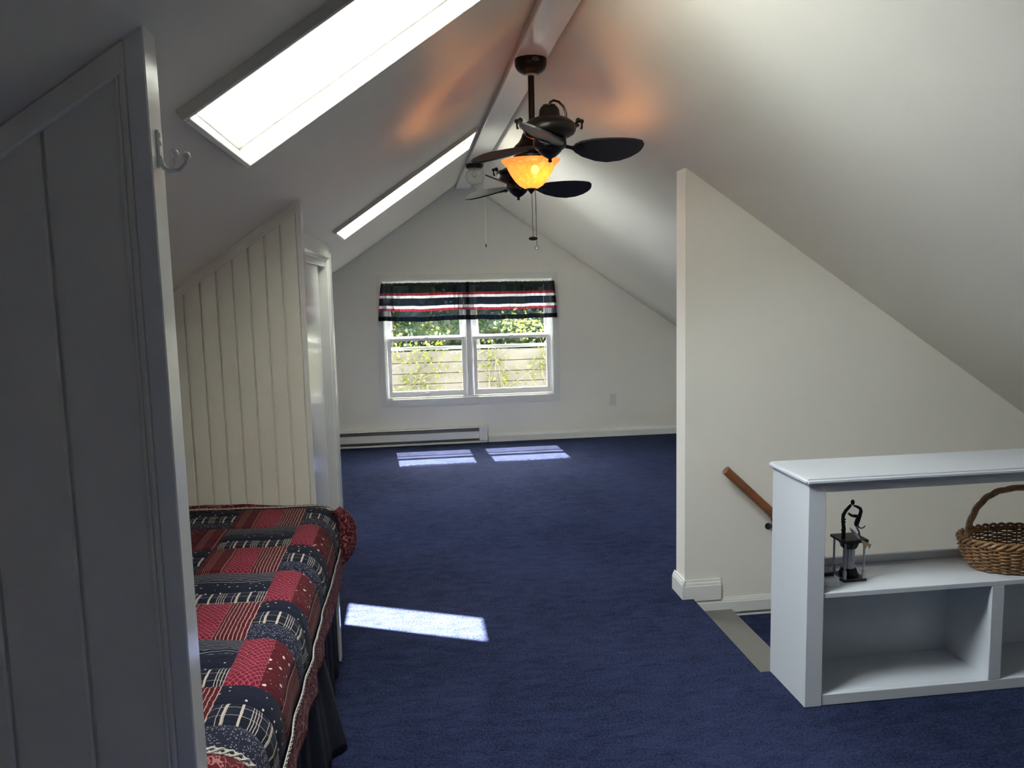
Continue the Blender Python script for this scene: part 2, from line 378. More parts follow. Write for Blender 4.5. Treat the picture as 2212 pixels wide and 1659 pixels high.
# ------------------------------------------------------------------ far partition of narrow beadboard
Y2, XQ, T2 = 3.18, -0.397, 0.06
p2 = thing('wall_partition_far', 'cream beadboard partition at the foot of the bed', 'partition', (-0.8, Y2, 0), kind=ST)
mk('core', MB().prism([(XL, Y2 + .010, 0), (XQ, Y2 + .010, 0), (XQ, Y2 + .010, zl(XQ) + .02), (XL, Y2 + .010, zl(XL) + .02)], (0, T2 - .01, 0)), 'board', p2)
edge = -0.416
k = 0
while edge - 0.061 * (k + 1) > XL:
    b2, a2 = edge - 0.061 * k - 0.0017, edge - 0.061 * (k + 1) + 0.0017
    m = MB().prism([(a2, Y2, 0.002), (b2, Y2, 0.002), (b2, Y2, zl(b2) - .012), (a2, Y2, zl(a2) - .012)], (0, 0.0105, 0))
    mk('plank', m, 'board', p2, bevel=0.0022)
    mk('bead', MB().tube([(a2 + 0.006, Y2 + 0.0006, 0.003), (a2 + 0.006, Y2 + 0.0006, zl(a2) - .02)], 0.0022, 6), 'board', p2, smooth=True)
    k += 1
mk('end_post', MB().prism([(edge, Y2 - .001, 0), (XQ + .002, Y2 - .001, 0), (XQ + .002, Y2 - .001, zl(XQ) + .003), (edge, Y2 - .001, zl(edge) + .003)], (0, T2 + .001, 0)), 'gloss', p2, bevel=0.002)
for (dz0, dz1, dy) in ((0.0, 0.014, 0.014), (0.014, 0.03, 0.010), (0.03, 0.042, 0.006)):
    mk('cove_trim', MB().prism([(XL, Y2, zl(XL) - dz0), (edge + 0.008, Y2, zl(edge + 0.008) - dz0), (edge + 0.008, Y2, zl(edge + 0.008) - dz1), (XL, Y2, zl(XL) - dz1)], (0, -dy, 0)), 'board', p2)

# ------------------------------------------------------------------ closet behind the far partition
XC = -0.485
tag(mk('wall_closet_far', B((XL, 5.175, 0), (XC - .012, 5.235, zl(XC) - 0.0)), 'wall'), 'closet side wall just past the sliding door', 'wall', kind=ST)
ca = thing('trim_1', 'white moulded casing around the sliding closet door', 'door casing', (XC, 4.2, 0), kind=ST)
mk('head_casing', MB().prism([(XC - .012, Y2 + T2, 1.645), (XC + .004, Y2 + T2, 1.645), (XC + .004, Y2 + T2, zl(XC) - .02), (XC - .012, Y2 + T2, zl(XC) + .02)], (0, 5.19 - Y2 - T2, 0)), 'gloss', ca, bevel=0.003)
mk('head_lip', B((XC - .002, Y2 + T2, 1.650), (XC + .012, 5.14, 1.675)), 'gloss', ca, bevel=0.004)
mk('side_casing', MB().prism([(XC - .012, 5.055, 0), (XC + .010, 5.055, 0), (XC + .010, 5.055, 1.69), (XC - .012, 5.055, 1.70)], (0, 0.135, 0)), 'gloss', ca, bevel=0.006, seg=2)
mk('head_jamb', B((XC - .17, Y2 + T2, 1.635), (XC - .004, 5.06, 1.655)), 'trim', ca, bevel=0.002)
mk('side_jamb', B((XC - .17, 5.045, 0), (XC - .004, 5.065, 1.64)), 'trim', ca, bevel=0.002)
mk('track_fascia', B((XC - .030, Y2 + T2, 1.600), (XC - .016, 5.045, 1.645)), 'white_metal', ca, bevel=0.003)
dr = thing('door_1', 'glossy white sliding closet door reflecting the window', 'door', (XC - .06, 4.1, 0), kind=ST)
mk('front_panel', B((XC - .068, Y2 + T2 + .01, 0.012), (XC - .040, 4.86, 1.612)), 'gloss', dr, bevel=0.003)
mk('rear_panel', B((XC - .112, 4.05, 0.012), (XC - .084, 5.043, 1.590)), 'gloss', dr, bevel=0.003)
mk('finger_pull', MB().lathe([(0.012, 0), (0.012, 0.002), (0.009, 0.003)], (0, 0, 0), 14).xf(Matrix.Translation((XC - .0405, 4.80, 0.86)) @ Matrix.Rotation(PI / 2, 4, 'Y')), 'steel', dr, smooth=True)
tag(mk('wall_closet_rear', B((XL, Y2 + T2, 0), (XC - .30, 5.175, 1.7)), 'slot'), 'closet inside with its shade painted near-black', 'wall', kind=ST)  # near-black colour stands for the shade behind the sliding doors

# ------------------------------------------------------------------ skylights
for wi, ((ya, yb), lab) in enumerate(zip(SKYL, ('large bright skylight with white frame above the bed', 'narrow looking far skylight near the ceiling fan'))):
    w = thing('window_%d' % (wi + 2), lab, 'skylight', lp(0, (ya + yb) / 2, 0), kind=ST)
    t = 0.014; d0, d1 = -0.022, ROOF_T - 0.02
    def slanted(xa, xb, y0, y1, da, db, name, mat, bevel=0.002):
        # box in roof coordinates
        a = Vector((xa, 0, zl(xa))); b = Vector((xb, 0, zl(xb)))
        q = []
        for d in (da, db):
            for (p, y) in ((a, y0), (b, y0), (b, y1), (a, y1)): q.append(p + Vector((0, y, 0)) + NRM * d)
        return mk(name, MB().hexa(q), mat, w, bevel=bevel)
    tx = t / NL
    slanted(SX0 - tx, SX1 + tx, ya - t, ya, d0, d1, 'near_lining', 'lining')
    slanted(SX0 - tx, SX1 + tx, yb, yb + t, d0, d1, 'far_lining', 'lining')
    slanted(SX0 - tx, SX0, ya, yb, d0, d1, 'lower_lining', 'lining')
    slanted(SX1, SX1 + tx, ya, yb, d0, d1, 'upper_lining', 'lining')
    e = 0.010
    for (xa, xb, y0, y1) in ((SX0, SX1, ya, ya + e), (SX0, SX1, yb - e, yb), (SX0, SX0 + e, ya + e, yb - e), (SX1 - e, SX1, ya + e, yb - e)):
        slanted(xa, xb, y0, y1, 0.026, 0.036, 'glazing_bead', 'gloss', 0.001)
    for (xa, xb, y0, y1) in ((SX0 - .04, SX1 + .04, ya - .04, ya + .02), (SX0 - .04, SX1 + .04, yb - .02, yb + .04), (SX0 - .04, SX0 + .02, ya + .02, yb - .02), (SX1 - .02, SX1 + .04, ya + .02, yb - .02)):
        slanted(xa, xb, y0, y1, ROOF_T - 0.02, ROOF_T + 0.03, 'sash', 'vinyl', 0.002)
    slanted(SX0 + .018, SX1 - .018, ya + .018, yb - .018, ROOF_T + 0.0, ROOF_T + 0.006, 'pane', 'glass', 0)

# ------------------------------------------------------------------ double window
w = thing('window_1', 'white double window with two sliding sashes in the gable wall', 'window', (0.54, D, WZ0), kind=ST)
CX0, CX1, CZ0, CZ1 = -0.3005, 1.3877, 0.3709, 1.59
def casing(name, poly, prof_in):   # mitred flat casing with a thicker outer edge
    mk(name, MB().prism([(x, D + 0.004, z) for x, z in poly], (0, -0.020, 0)), 'trim', w, bevel=0.004, seg=2)
casing('casing_top', [(CX0, CZ1), (CX1, CZ1), (WX1, WZ1), (WX0, WZ1)], 0)
casing('casing_bottom', [(CX0, CZ0), (CX1, CZ0), (WX1, WZ0), (WX0, WZ0)], 0)
casing('casing_side', [(CX0, CZ0), (WX0, WZ0), (WX0, WZ1), (CX0, CZ1)], 0)
casing('casing_side', [(CX1, CZ0), (WX1, WZ0), (WX1, WZ1), (CX1, CZ1)], 0)
# frame lining the opening
for a, b in (((WX0 - .004, D, WZ0), (WX0 + .010, D + .14, WZ1)), ((WX1 - .010, D, WZ0), (WX1 + .004, D + .14, WZ1)), ((WX0, D, WZ1 - .010), (WX1, D + .14, WZ1 + .004)), ((WX0, D, WZ0 - .004), (WX1, D + .14, WZ0 + .016))):
    mk('frame', B(a, b), 'vinyl', w, bevel=0.002)
MX0, MX1 = 0.505, 0.568
mk('mullion', B((MX0 + .006, D + .012, WZ0), (MX1 - .006, D + .13, WZ1)), 'vinyl', w, bevel=0.003)
def sash(x0, x1, z0, z1, y, top, bot, side, low):
    s = mk('sash', B((x0, y, z0), (x1, y + .032, z0 + bot)), 'vinyl', w, bevel=0.004, seg=2)
    mk('rail', B((x0, y, z1 - top), (x1, y + .032, z1)), 'vinyl', s, bevel=0.004, seg=2)
    for a, b in ((x0, x0 + side), (x1 - side, x1)): mk('stile', B((a, y, z0 + bot - .002), (b, y + .032, z1 - top + .002)), 'vinyl', s, bevel=0.004, seg=2)
    mk('pane', B((x0 + side - .004, y + .014, z0 + bot - .004), (x1 - side + .004, y + .018, z1 - top + .004)), 'glass', s)
    if low:
        xm = (x0 + x1) / 2
        mk('sash_lift', B((xm - .028, y - .012, z0 + .020), (xm + .028, y + .002, z0 + .036)), 'outlet', s, bevel=0.004, seg=2)
        mk('latch', B((xm - .02, y + .004, z1 - .001), (xm + .02, y + .026, z1 + .006)), 'outlet', s, bevel=0.002)
for x0, x1 in ((WX0 + .010, MX0 + .006), (MX1 - .006, WX1 - .010)):
    sash(x0 + .008, x1 - .002, WZ0 + .016, 1.005, D + .035, .028, .050, .040, True)
    sash(x0 + .002, x1 - .002, .985, WZ1 - .010, D + .075, .035, .032, .050, False)
    for xx in (x0, x1 - .010): mk('jamb_track', B((xx, D + .028, WZ0 + .014), (xx + .010, D + .034, WZ1 - .008)), 'vinyl', w, bevel=0.002)
    mk('insect_screen', B((x0, D + .130, WZ0 + .014), (x1, D + .1305, 0.99)), 'screen', w)
    mk('screen_rail', B((x0, D + .125, 0.885), (x1, D + .129, 0.915)), 'vinyl', w, bevel=0.002)

# ================================================================== FAR END: heater, outlet, valance
h = thing('baseboard_heater', 'long white electric baseboard heater under the window', 'heater', (-0.1, D - 0.03, 0))
HX0, HX1 = -0.95, 0.679
mk('back_plate', B((HX0, D - .012, .008), (HX1, D - .001, .163)), 'heater', h)
mk('top_hood', MB().prism([(HX0, D - .001, .163), (HX0, D - .058, .158), (HX0, D - .061, .150), (HX0, D - .052, .148), (HX0, D - .001, .152)], (HX1 - HX0, 0, 0)), 'heater', h)
mk('front_cover', B((HX0, D - .062, .050), (HX1 - .075, D - .056, .117)), 'heater', h, bevel=0.002)
mk('lower_lip', B((HX0, D - .060, .006), (HX1, D - .014, .024)), 'heater', h, bevel=0.003)
mk('heating_fins', B((HX0, D - .050, .030), (HX1 - .08, D - .014, .142)), 'fins', h)
mk('end_cap', B((HX1 - .075, D - .063, .028), (HX1, D - .002, .160)), 'heater', h, bevel=0.003)
for xx in (-0.55, 0.12): mk('screw', MB().sphere((xx, D - .052, .132), .004, 8, 6), 'slot', h, smooth=True)
o = thing('wall_outlet', 'white electrical outlet right of the window', 'outlet', (1.906, D, 0.30))
mk('cover_plate', B((1.871, D - .006, .300), (1.941, D - .0005, .414)), 'outlet', o, bevel=0.003, seg=2)
for zz in (.334, .380):
    s_ = mk('socket', MB().lathe([(0.0165, 0), (0.0165, 0.003), (0.0145, 0.0035)], (0, 0, 0), 18).xf(Matrix.Translation((1.906, D - .006, zz)) @ Matrix.Rotation(PI / 2, 4, 'X')), 'outlet', o, smooth=True)
    for dx in (-.0055, .0055): mk('slot', B((1.906 + dx - .001, D - .0102, zz + .001), (1.906 + dx + .001, D - .0088, zz + .009)), 'slot', s_)

b = NB('striped_sheer_cloth'); u = b.co('UV'); sp = b.sep(u)
def const_ramp(b, f, stops):
    n = b.n.new('ShaderNodeValToRGB'); n.color_ramp.interpolation = 'CONSTANT'; b.l.new(f, n.inputs[0]); e = n.color_ramp.elements
    while len(e) < len(stops): e.new(0.5)
    for q, (p, c) in zip(e, stops): q.position = p; q.color = (*c, 1)
    return n.outputs[0]
NV, RD, WH = (0.003, 0.005, 0.010), (0.15, 0.010, 0.020), (0.40, 0.36, 0.37)
# v runs from the bottom hem (0) to the top (1)
colr = const_ramp(b, sp[1], [(0.0, (.0008, .0012, .0025)), (0.12, NV), (0.26, RD), (0.325, WH), (0.40, NV), (0.60, WH), (0.665, RD), (0.735, NV)])
thin = const_ramp(b, sp[1], [(0.0, (.01,) * 3), (0.12, (.26,) * 3), (0.26, (.06,) * 3), (0.325, (.03,) * 3), (0.40, (.035,) * 3), (0.60, (.03,) * 3), (0.665, (.03,) * 3), (0.735, (.03,) * 3)])
wv = b.noise(u, 900, 2); tr = b.n.new('ShaderNodeBsdfTransparent'); tl = b.n.new('ShaderNodeBsdfTranslucent'); b.l.new(colr, tl.inputs[0])
b.set(Base_Color=colr, Roughness=0.85, Specular_IOR_Level=0.1)
m1 = b.n.new('ShaderNodeMixShader'); m1.inputs[0].default_value = 0.45; b.l.new(b.b.outputs[0], m1.inputs[1]); b.l.new(tl.outputs[0], m1.inputs[2])
m2 = b.n.new('ShaderNodeMixShader'); b.l.new(thin, m2.inputs[0]); b.l.new(m1.outputs[0], m2.inputs[1]); b.l.new(tr.outputs[0], m2.inputs[2])
b.l.new(m2.outputs[0], b.out.inputs[0]); MT['valance'] = b.m
va = thing('valance_curtain', 'gathered navy red and white striped sheer valance on the window', 'valance', (0.535, D - .05, 1.17))
mk('curtain_rod', MB().tube([(-.272, D - .008, 1.492), (-.270, D - .026, 1.494), (1.346, D - .026, 1.484), (1.348, D - .008, 1.482)], .005, 8), 'white_metal', va, smooth=True)
def vpanel(xa, xb, seed, sag):
    W_ = xb - xa
    def fn(s, t):            # t 0 bottom .. 1 top
        x = xa + W_ * s
        fl_ = 1 - t
        dens = noise.noise((x * 4 + seed, 0, 0))
        ph = 19 * (x - xa) * 2 * PI / 1.0 + 7.5 * noise.noise((x * 4 + seed, 3, 0))
        amp = (0.007 + 0.019 * fl_) * (0.45 + 1.4 * max(0, dens + .25))
        y = D - .056 + amp * math.sin(ph) + 0.010 * fl_ * noise.noise((x * 9, seed, t * 2))
        xx = x + 0.011 * (.4 + .6 * fl_) * math.cos(ph) * (0.3 + 1.2 * max(0, dens + .2))
        if abs(s) < 1e-6 or abs(s - 1) < 1e-6: pass
        bow = 0.022 * fl_ * (-1 if s < .03 and seed < 3 else (1 if s > .97 and seed > 3 else 0))
        edge_ = (s if seed < 3 else 1 - s)
        xx += (-0.045 * fl_ ** .7 if seed < 3 else 0.030 * fl_ ** .7) * max(0, 1 - edge_ * 9)
        zt = 1.515 - 0.010 * ((x + .25) / 1.6); zb = 1.175 - .012 * ((x + .25) / 1.6) - sag * math.sin(PI * min(1, max(0, (s - .05) / .75))) + .006 * noise.noise((x * 13, seed, 0))
        if t > .93: y += .004 * math.sin(x * 420 + seed) ; zt += .005 * noise.noise((x * 60, seed, 5))
        if .84 < t < .93: y += 0.0
        return (xx, y, zb + (zt - zb) * t)
    return MB().grid(fn, 220, 18, lambda s, t: (s, t))
mk('valance_panel', vpanel(-.255, .545, 1.3, .014), 'valance', va, smooth=True)
mk('valance_panel', vpanel(.52, 1.34, 7.7, .006), 'valance', va, smooth=True)

# ================================================================== CEILING FAN with two heads
FX, FY = 0.515, 3.32
fan = thing('ceiling_fan', 'dark bronze twin head ceiling fan with amber bowl light', 'ceiling fan', (FX, FY, 2.353))
ca_ = mk('canopy', MB().lathe([(.018, 2.2935), (.030, 2.294), (.033, 2.298), (.044, 2.302), (.056, 2.312), (.063, 2.326), (.064, 2.338), (.064, 2.3535)], (FX, FY, 0), 40), 'bronze', fan, smooth=True)
el = [(FX + .010 + .0135 * math.cos(a), FY - math.sqrt(.0643 ** 2 - (.010 + .0135 * math.cos(a)) ** 2) - .0008, 2.338 + .0062 * math.sin(a)) for a in [2 * PI * i / 28 for i in range(29)]]
mk('badge_ring', MB().tube(el, .0006, 6, False), 'silver', ca_, smooth=True)
tc = bpy.data.curves.new('badge_lettering', 'FONT'); tc.body = 'Harbor Breeze'; tc.size = .0040; tc.align_x = 'CENTER'; tc.align_y = 'CENTER'; tc.extrude = .0002
tmp = bpy.data.objects.new('lettering_curve', tc); C.objects.link(tmp); bpy.context.view_layer.update()
lm = bpy.data.meshes.new_from_object(tmp); lm.name = 'badge_lettering'; C.objects.unlink(tmp); bpy.data.objects.remove(tmp)
lm.materials.clear(); lm.materials.append(MT['silver']); to = bpy.data.objects.new('badge_lettering', lm); C.objects.link(to); to.parent = ca_
to.location = Vector((FX + .010, FY - .0644, 2.3365)) - WLOC[ca_.name]; to.rotation_euler = (PI / 2, 0, math.radians(9))
mk('badge_swoosh', MB().tube([(FX + .004 + .012 * t_, FY - .0643, 2.3405 + .0016 * math.sin(t_ * PI)) for t_ in (0, .25, .5, .75, 1)], [.0001, .0004, .0006, .0004, .0001], 6), 'silver', ca_)
mk('canopy_collar', MB().lathe([(.014, 2.288), (.022, 2.289), (.026, 2.294), (.024, 2.298)], (FX, FY, 0), 28), 'steel', fan, smooth=True)
mk('downrod', MB().tube([(FX, FY, 2.296), (FX, FY, 2.09)], .0125, 20), 'bronze', fan, smooth=True)
mk('center_housing', MB().lathe([(.030, 1.958), (.070, 1.960), (.078, 1.966), (.078, 1.976), (.060, 1.984), (.078, 1.992), (.080, 2.004), (.070, 2.018), (.056, 2.030), (.046, 2.046), (.040, 2.062), (.030, 2.076), (.018, 2.084), (.018, 2.105), (.013, 2.108)], (FX, FY, 0), 36), 'bronze', fan, smooth=True)
# amber alabaster bowl, open at the top
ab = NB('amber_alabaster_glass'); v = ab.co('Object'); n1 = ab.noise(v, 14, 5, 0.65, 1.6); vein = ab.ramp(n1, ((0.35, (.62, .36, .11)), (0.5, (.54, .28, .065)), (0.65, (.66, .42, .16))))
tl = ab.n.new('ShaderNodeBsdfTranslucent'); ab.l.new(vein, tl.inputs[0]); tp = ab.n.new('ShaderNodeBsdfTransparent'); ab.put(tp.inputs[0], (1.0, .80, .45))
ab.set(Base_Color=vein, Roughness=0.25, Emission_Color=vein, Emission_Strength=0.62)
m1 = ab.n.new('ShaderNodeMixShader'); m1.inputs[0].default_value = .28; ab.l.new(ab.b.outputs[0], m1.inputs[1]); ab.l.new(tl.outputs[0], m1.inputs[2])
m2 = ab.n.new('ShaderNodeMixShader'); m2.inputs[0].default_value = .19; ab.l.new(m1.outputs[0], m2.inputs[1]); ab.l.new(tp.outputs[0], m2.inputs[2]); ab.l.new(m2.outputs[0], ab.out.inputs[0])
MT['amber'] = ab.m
prof = [(.014, 1.846), (.030, 1.849), (.048, 1.860), (.066, 1.879), (.082, 1.902), (.092, 1.920), (.099, 1.936), (.110, 1.947), (.119, 1.955), (.121, 1.959)]
inn = [(r - .004, z + .003) for r, z in reversed(prof[:-1])]
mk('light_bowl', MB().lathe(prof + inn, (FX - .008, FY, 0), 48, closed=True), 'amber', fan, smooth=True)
lb = NB('lamp_filament_glow'); lb.set(Base_Color=(1, .7, .4), Emission_Color=(1.0, .40, .10), Emission_Strength=175.0); MT['bulb'] = lb.m
mk('bulb', MB().sphere((FX + .004, FY - .03, 1.918), .016, 14, 10, (1, 1, 1.2)), 'bulb', fan, smooth=True)
mk('bulb', MB().sphere((FX + .014, FY + .035, 1.927), .016, 14, 10, (1, 1, 1.2)), 'bulb', fan, smooth=True)
mk('bowl_finial', MB().lathe([(0, 1.826), (.004, 1.827), (.006, 1.831), (.010, 1.835), (.018, 1.843), (.021, 1.849), (.019, 1.852)], (FX - .008, FY, 0), 24), 'bronze', fan, smooth=True)
for (x0, x1, zb, pend) in ((FX - .006, FX - .004, 1.652, 0), (FX + .009, FX + .0105, 1.618, 1)):
    ch = mk('pull_chain', MB().tube([(x0, FY, 1.84), ((x0 + x1) / 2, FY, 1.75), (x1, FY, zb)], .0011, 6), 'brass', fan, smooth=True)
    m = MB()
    for i in range(26):
        t_ = i / 25; m.sphere((x0 + (x1 - x0) * t_, FY, 1.835 + (zb - 1.835) * t_), .0019, 6, 4)
    mk('chain_bead_string', m, 'brass', ch, smooth=True)
    if pend == 0: mk('medallion', MB().sphere((x1, FY, zb - .005), .019, 18, 10, (1, .22, .42)), 'bronze', ch, smooth=True)
    else: mk('pull_bell', MB().lathe([(.0045, -.012), (.0085, -.010), (.0075, -.002), (.004, .006), (.002, .010)], (x1, FY, zb - .004), 14), 'silver', ch, smooth=True)
HEAD = [(0, 0), (.005, .001), (.007, .006), (.005, .012), (.010, .015), (.020, .020), (.032, .030), (.040, .038), (.042, .043), (.047, .045), (.056, .053), (.058, .062), (.057, .078), (.052, .082), (.070, .086), (.084, .094), (.091, .106), (.091, .120), (.086, .131), (.068, .144), (.053, .150), (.038, .153), (.036, .160), (.034, .177), (.028, .187), (.023, .189), (.023, .193), (.002, .194)]
def blade_mesh():
    stn = [(.088, .013, .013), (.105, .030, .028), (.14, .044, .050), (.20, .054, .072), (.25, .057, .078), (.295, .055, .066), (.325, .048, .044), (.340, .034, .022), (.346, .014, .006)]
    m = MB(); L = len(stn)
    for z in (-.003, .003):
        for (r, a, c_) in stn: m.v += [Vector((r * 1.02, -a * 1.12, z)), Vector((r * 1.02, c_ * 1.12, z))]
    for k in (0, 1):
        for i in range(L - 1): q = 2 * L * k + 2 * i; m.f.append((q, q + 1, q + 3, q + 2))
    for i in range(L - 1):
        q = 2 * i; m.f += [(q, q + 2, q + 2 + 2 * L, q + 2 * L), (q + 1, q + 3, q + 3 + 2 * L, q + 1 + 2 * L)]
    m.f += [(0, 1, 1 + 2 * L, 2 * L), (2 * L - 2, 2 * L - 1, 4 * L - 1, 4 * L - 2)]
    return m
PITCH = math.radians(-23)
def fan_head(cx, cy, z0, ang, tilt, side):
    base = Matrix.Translation((cx, cy, z0)) @ Matrix.Rotation(tilt, 4, 'X')
    hd = mk('motor_head', MB().lathe(HEAD, (0, 0, 0), 40).xf(base), 'bronze', fan, smooth=True)
    for k in range(3):
        R_ = base @ Matrix.Translation((0, 0, .057)) @ Matrix.Rotation(math.radians(ang + 120 * k), 4, 'Z')
        mk('blade', blade_mesh().xf(R_ @ Matrix.Rotation(PITCH, 4, 'X')), 'blade', hd)
        iron = MB().tube([(.050, 0, .002), (.075, 0, -.003), (.090, 0, -.006)], [.007, .006, .008], 8)
        iron.lathe([(.004, -.009), (.020, -.008), (.023, -.005), (.018, -.003)], (.108, 0, 0), 16)
        mk('blade_iron', iron.xf(R_ @ Matrix.Rotation(PITCH * .8, 4, 'X')), 'bronze', hd, smooth=True)
    # yoke, pivots and levers
    yk = [(.100 * math.cos(a), .100 * math.sin(a) * side, .126) for a in [PI * i / 14 for i in range(15)]]
    mk('yoke', MB().tube(yk, .006, 8).xf(base), 'bronze', hd, smooth=True)
    for sx in (-1, 1):
        m = MB().sphere((.101 * sx, 0, .142), .009, 10, 8).tube([(.086 * sx, 0, .124), (.101 * sx, 0, .142), (.112 * sx, 0, .140)], .0045, 8)
        m.sphere((.114 * sx, 0, .139), .0075, 10, 8).tube([(.114 * sx, 0, .139), (.113 * sx, -.004, .120), (.110 * sx, -.004, .112)], [.003, .0035, .005], 8)
        mk('pivot_lever', m.xf(base), 'bronze', hd, smooth=True)
    hp = [(.000, 0, .188), (.004, 0, .203), (.016, 0, .209), (.034, 0, .204), (.050, 0, .188), (.058, 0, .166), (.058, 0, .140)]
    mk('cable_loop', MB().tube(hp, .0042, 8).xf(base), 'bronze', hd, smooth=True)
    # arm back to the centre
    a = Vector(base @ Vector((0, .100 * side, .126))); e = Vector((FX, FY - .05 * side * -1 * -1, 2.035))
    e = Vector((FX, FY - .045 * side, 2.030)); mid = (a + e) / 2 + Vector((0, 0, .03))
    mk('arm', MB().tube([a, a + (mid - a) * .5 + Vector((0, 0, .012)), mid, e + (mid - e) * .5 + Vector((0, 0, .012)), e], [.009, .010, .011, .012, .014], 10), 'bronze', fan, smooth=True)
fan_head(0.500, 2.83, 1.876, 12, 0, 1)
fan_head(0.521, 3.81, 1.853, 6, 0, -1)

# globe fixture further along the beam
gf = thing('globe_light', 'clear glass globe ceiling light with pull cord on the beam', 'ceiling light', (0.508, 6.06, 2.353))
mk('fitter', MB().lathe([(.050, 2.318), (.058, 2.322), (.066, 2.340), (.066, 2.3535)], (.508, 6.06, 0), 28), 'bronze', gf, smooth=True)
mk('globe', MB().lathe([(.046 * 1.0, 2.326)] + [(.072 * math.sin(t_), 2.264 + .070 * math.cos(t_)) for t_ in [0.55 + (PI - .56) * i / 14 for i in range(15)]], (.508, 6.06, 0), 32), 'globe', gf, smooth=True)
mk('bulb', MB().sphere((.508, 6.06, 2.285), .022, 12, 8, (1, 1, 1.3)), 'globe', gf, smooth=True)
ch = mk('pull_cord', MB().tube([(.575, 6.06, 2.345), (.579, 6.06, 2.20), (.578, 6.06, 1.775)], .0013, 6), 'cord', gf)
mk('cord_knob', MB().lathe([(.005, 0), (.006, .003), (.005, .022), (.002, .025)], (.578, 6.06, 1.752), 10), 'iron', ch, smooth=True)

# coat hook on the end of the near partition
hk = thing('coat_hook', 'white double prong coat hook on the partition end', 'hook', (XP, 1.272, 1.63))
mk('back_plate', B((XP - .0005, 1.266, 1.636), (XP + .004, 1.279, 1.692)), 'white_metal', hk, bevel=.002, seg=2)
for zz in (1.683, 1.672, 1.650): mk('screw_head', MB().sphere((XP + .004, 1.2725, zz), .0042, 10, 6, (.6, 1, 1)), 'white_metal', hk, smooth=True)
for dx, dy, zt in ((.020, .008, 1.658), (.040, -.006, 1.652)):
    x1 = XP + dx; yb_ = 1.2725 + dy
    pr = mk('prong', MB().tube([(XP + .003, 1.2725, 1.648), (XP + .006, 1.2725, 1.638), (XP + .010 + dx * .1, 1.2725 + dy * .4, 1.6325), (XP + dx * .75, 1.2725 + dy * .8, 1.633), (x1, yb_, 1.642), (x1 + .001, yb_, zt - .002)], .0034, 10), 'white_metal', hk, smooth=True)
    mk('ball_tip', MB().sphere((x1 + .001, yb_, zt), .0065, 14, 10), 'white_metal', pr, smooth=True)

# ================================================================== BOOKCASE at the stair opening
BX, BY0, BY1, BXR = 1.2864, 2.4712, 2.742, 2.66
bc = thing('bookcase', 'low white painted bookcase guarding the stair opening', 'bookcase', (1.9, 2.6, 0))
mk('side_panel', B((BX, BY0 + .002, .001), (BX + .020, BY1, .780)), 'shelf', bc, bevel=.0015)
mk('side_panel', B((BXR - .02, BY0 + .002, .001), (BXR, BY1, .780)), 'shelf', bc, bevel=.0015)
mk('stile', B((BX - .0005, BY0, .001), (1.347, BY0 + .02, .780)), 'shelf', bc, bevel=.0015)
mk('stile', B((BXR - .06, BY0, .001), (BXR + .0005, BY0 + .02, .780)), 'shelf', bc, bevel=.0015)
mk('top_rail', B((1.347, BY0 + .004, .750), (BXR - .06, BY0 + .022, .780)), 'shelf', bc, bevel=.0015)
mk('top_moulding', MB().tube([(1.347, BY0 + .006, .775), (BXR - .06, BY0 + .006, .775)], .006, 8), 'shelf', bc, smooth=True)
mk('top_board', B((BX - .014, BY0 - .014, .780), (BXR + .012, BY1 + .012, .801)), 'shelf', bc, bevel=.007, seg=3)
mk('shelf', B((BX + .020, BY0 + .003, .383), (BXR - .02, BY1 - .004, .402)), 'shelf', bc, bevel=.002)
mk('back_lip', B((BX + .020, BY1 - .018, .402), (BXR - .02, BY1 - .002, .431)), 'shelf', bc, bevel=.002)
mk('bottom_board', B((BX + .020, BY0 + .021, .022), (BXR - .02, BY1 - .012, .040)), 'shelf', bc, bevel=.002)
mk('base_rail', B((1.347, BY0 + .003, .001), (BXR - .06, BY0 + .0205, .0405)), 'shelf', bc, bevel=.002)
mk('back_panel', B((BX + .020, BY1 - .012, .002), (BXR - .02, BY1 - .002, .384)), 'shelf', bc)
mk('divider_stile', B((1.967, BY0 + .003, .040), (2.015, BY0 + .02, .383)), 'shelf', bc, bevel=.002)
mk('divider', B((1.980, BY0 + .018, .040), (2.000, BY1 - .012, .383)), 'shelf', bc)

# things on its shelf
SH = .4022
for x1, z0, z1, y1, m_, lab in ((1.436, SH, SH + .0145, 2.66, 'cover_white', 'lower white book lying flat behind the bookcase stile'), (1.433, SH + .015, SH + .0295, 2.655, 'cover_white', 'upper white book lying flat on another white book')):
    bk = thing('book', lab, 'book', (1.36, 2.58, z0), 'books lying on the bookcase shelf')
    mk('cover', B((1.312, 2.525, z0), (x1, y1, z0 + .0022)), m_, bk, bevel=.0006); mk('cover', B((1.312, 2.525, z1 - .0022), (x1, y1, z1)), m_, bk, bevel=.0006)
    mk('pages', B((1.315, 2.5265, z0 + .002), (x1 - .0015, y1 - .003, z1 - .002)), 'cover_white', bk)
bk = thing('book', 'black flat book on top of two white books', 'book', (1.37, 2.63, SH + .03), 'books lying on the bookcase shelf')
mk('cover', B((1.312, 2.545, SH + .0298), (1.424, 2.66, SH + .032)), 'cover_black', bk, bevel=.0006); mk('cover', B((1.312, 2.545, SH + .042), (1.424, 2.66, SH + .044)), 'cover_black', bk, bevel=.0006)
mk('pages', B((1.314, 2.547, SH + .0318), (1.422, 2.657, SH + .0422)), 'cover_black', bk)

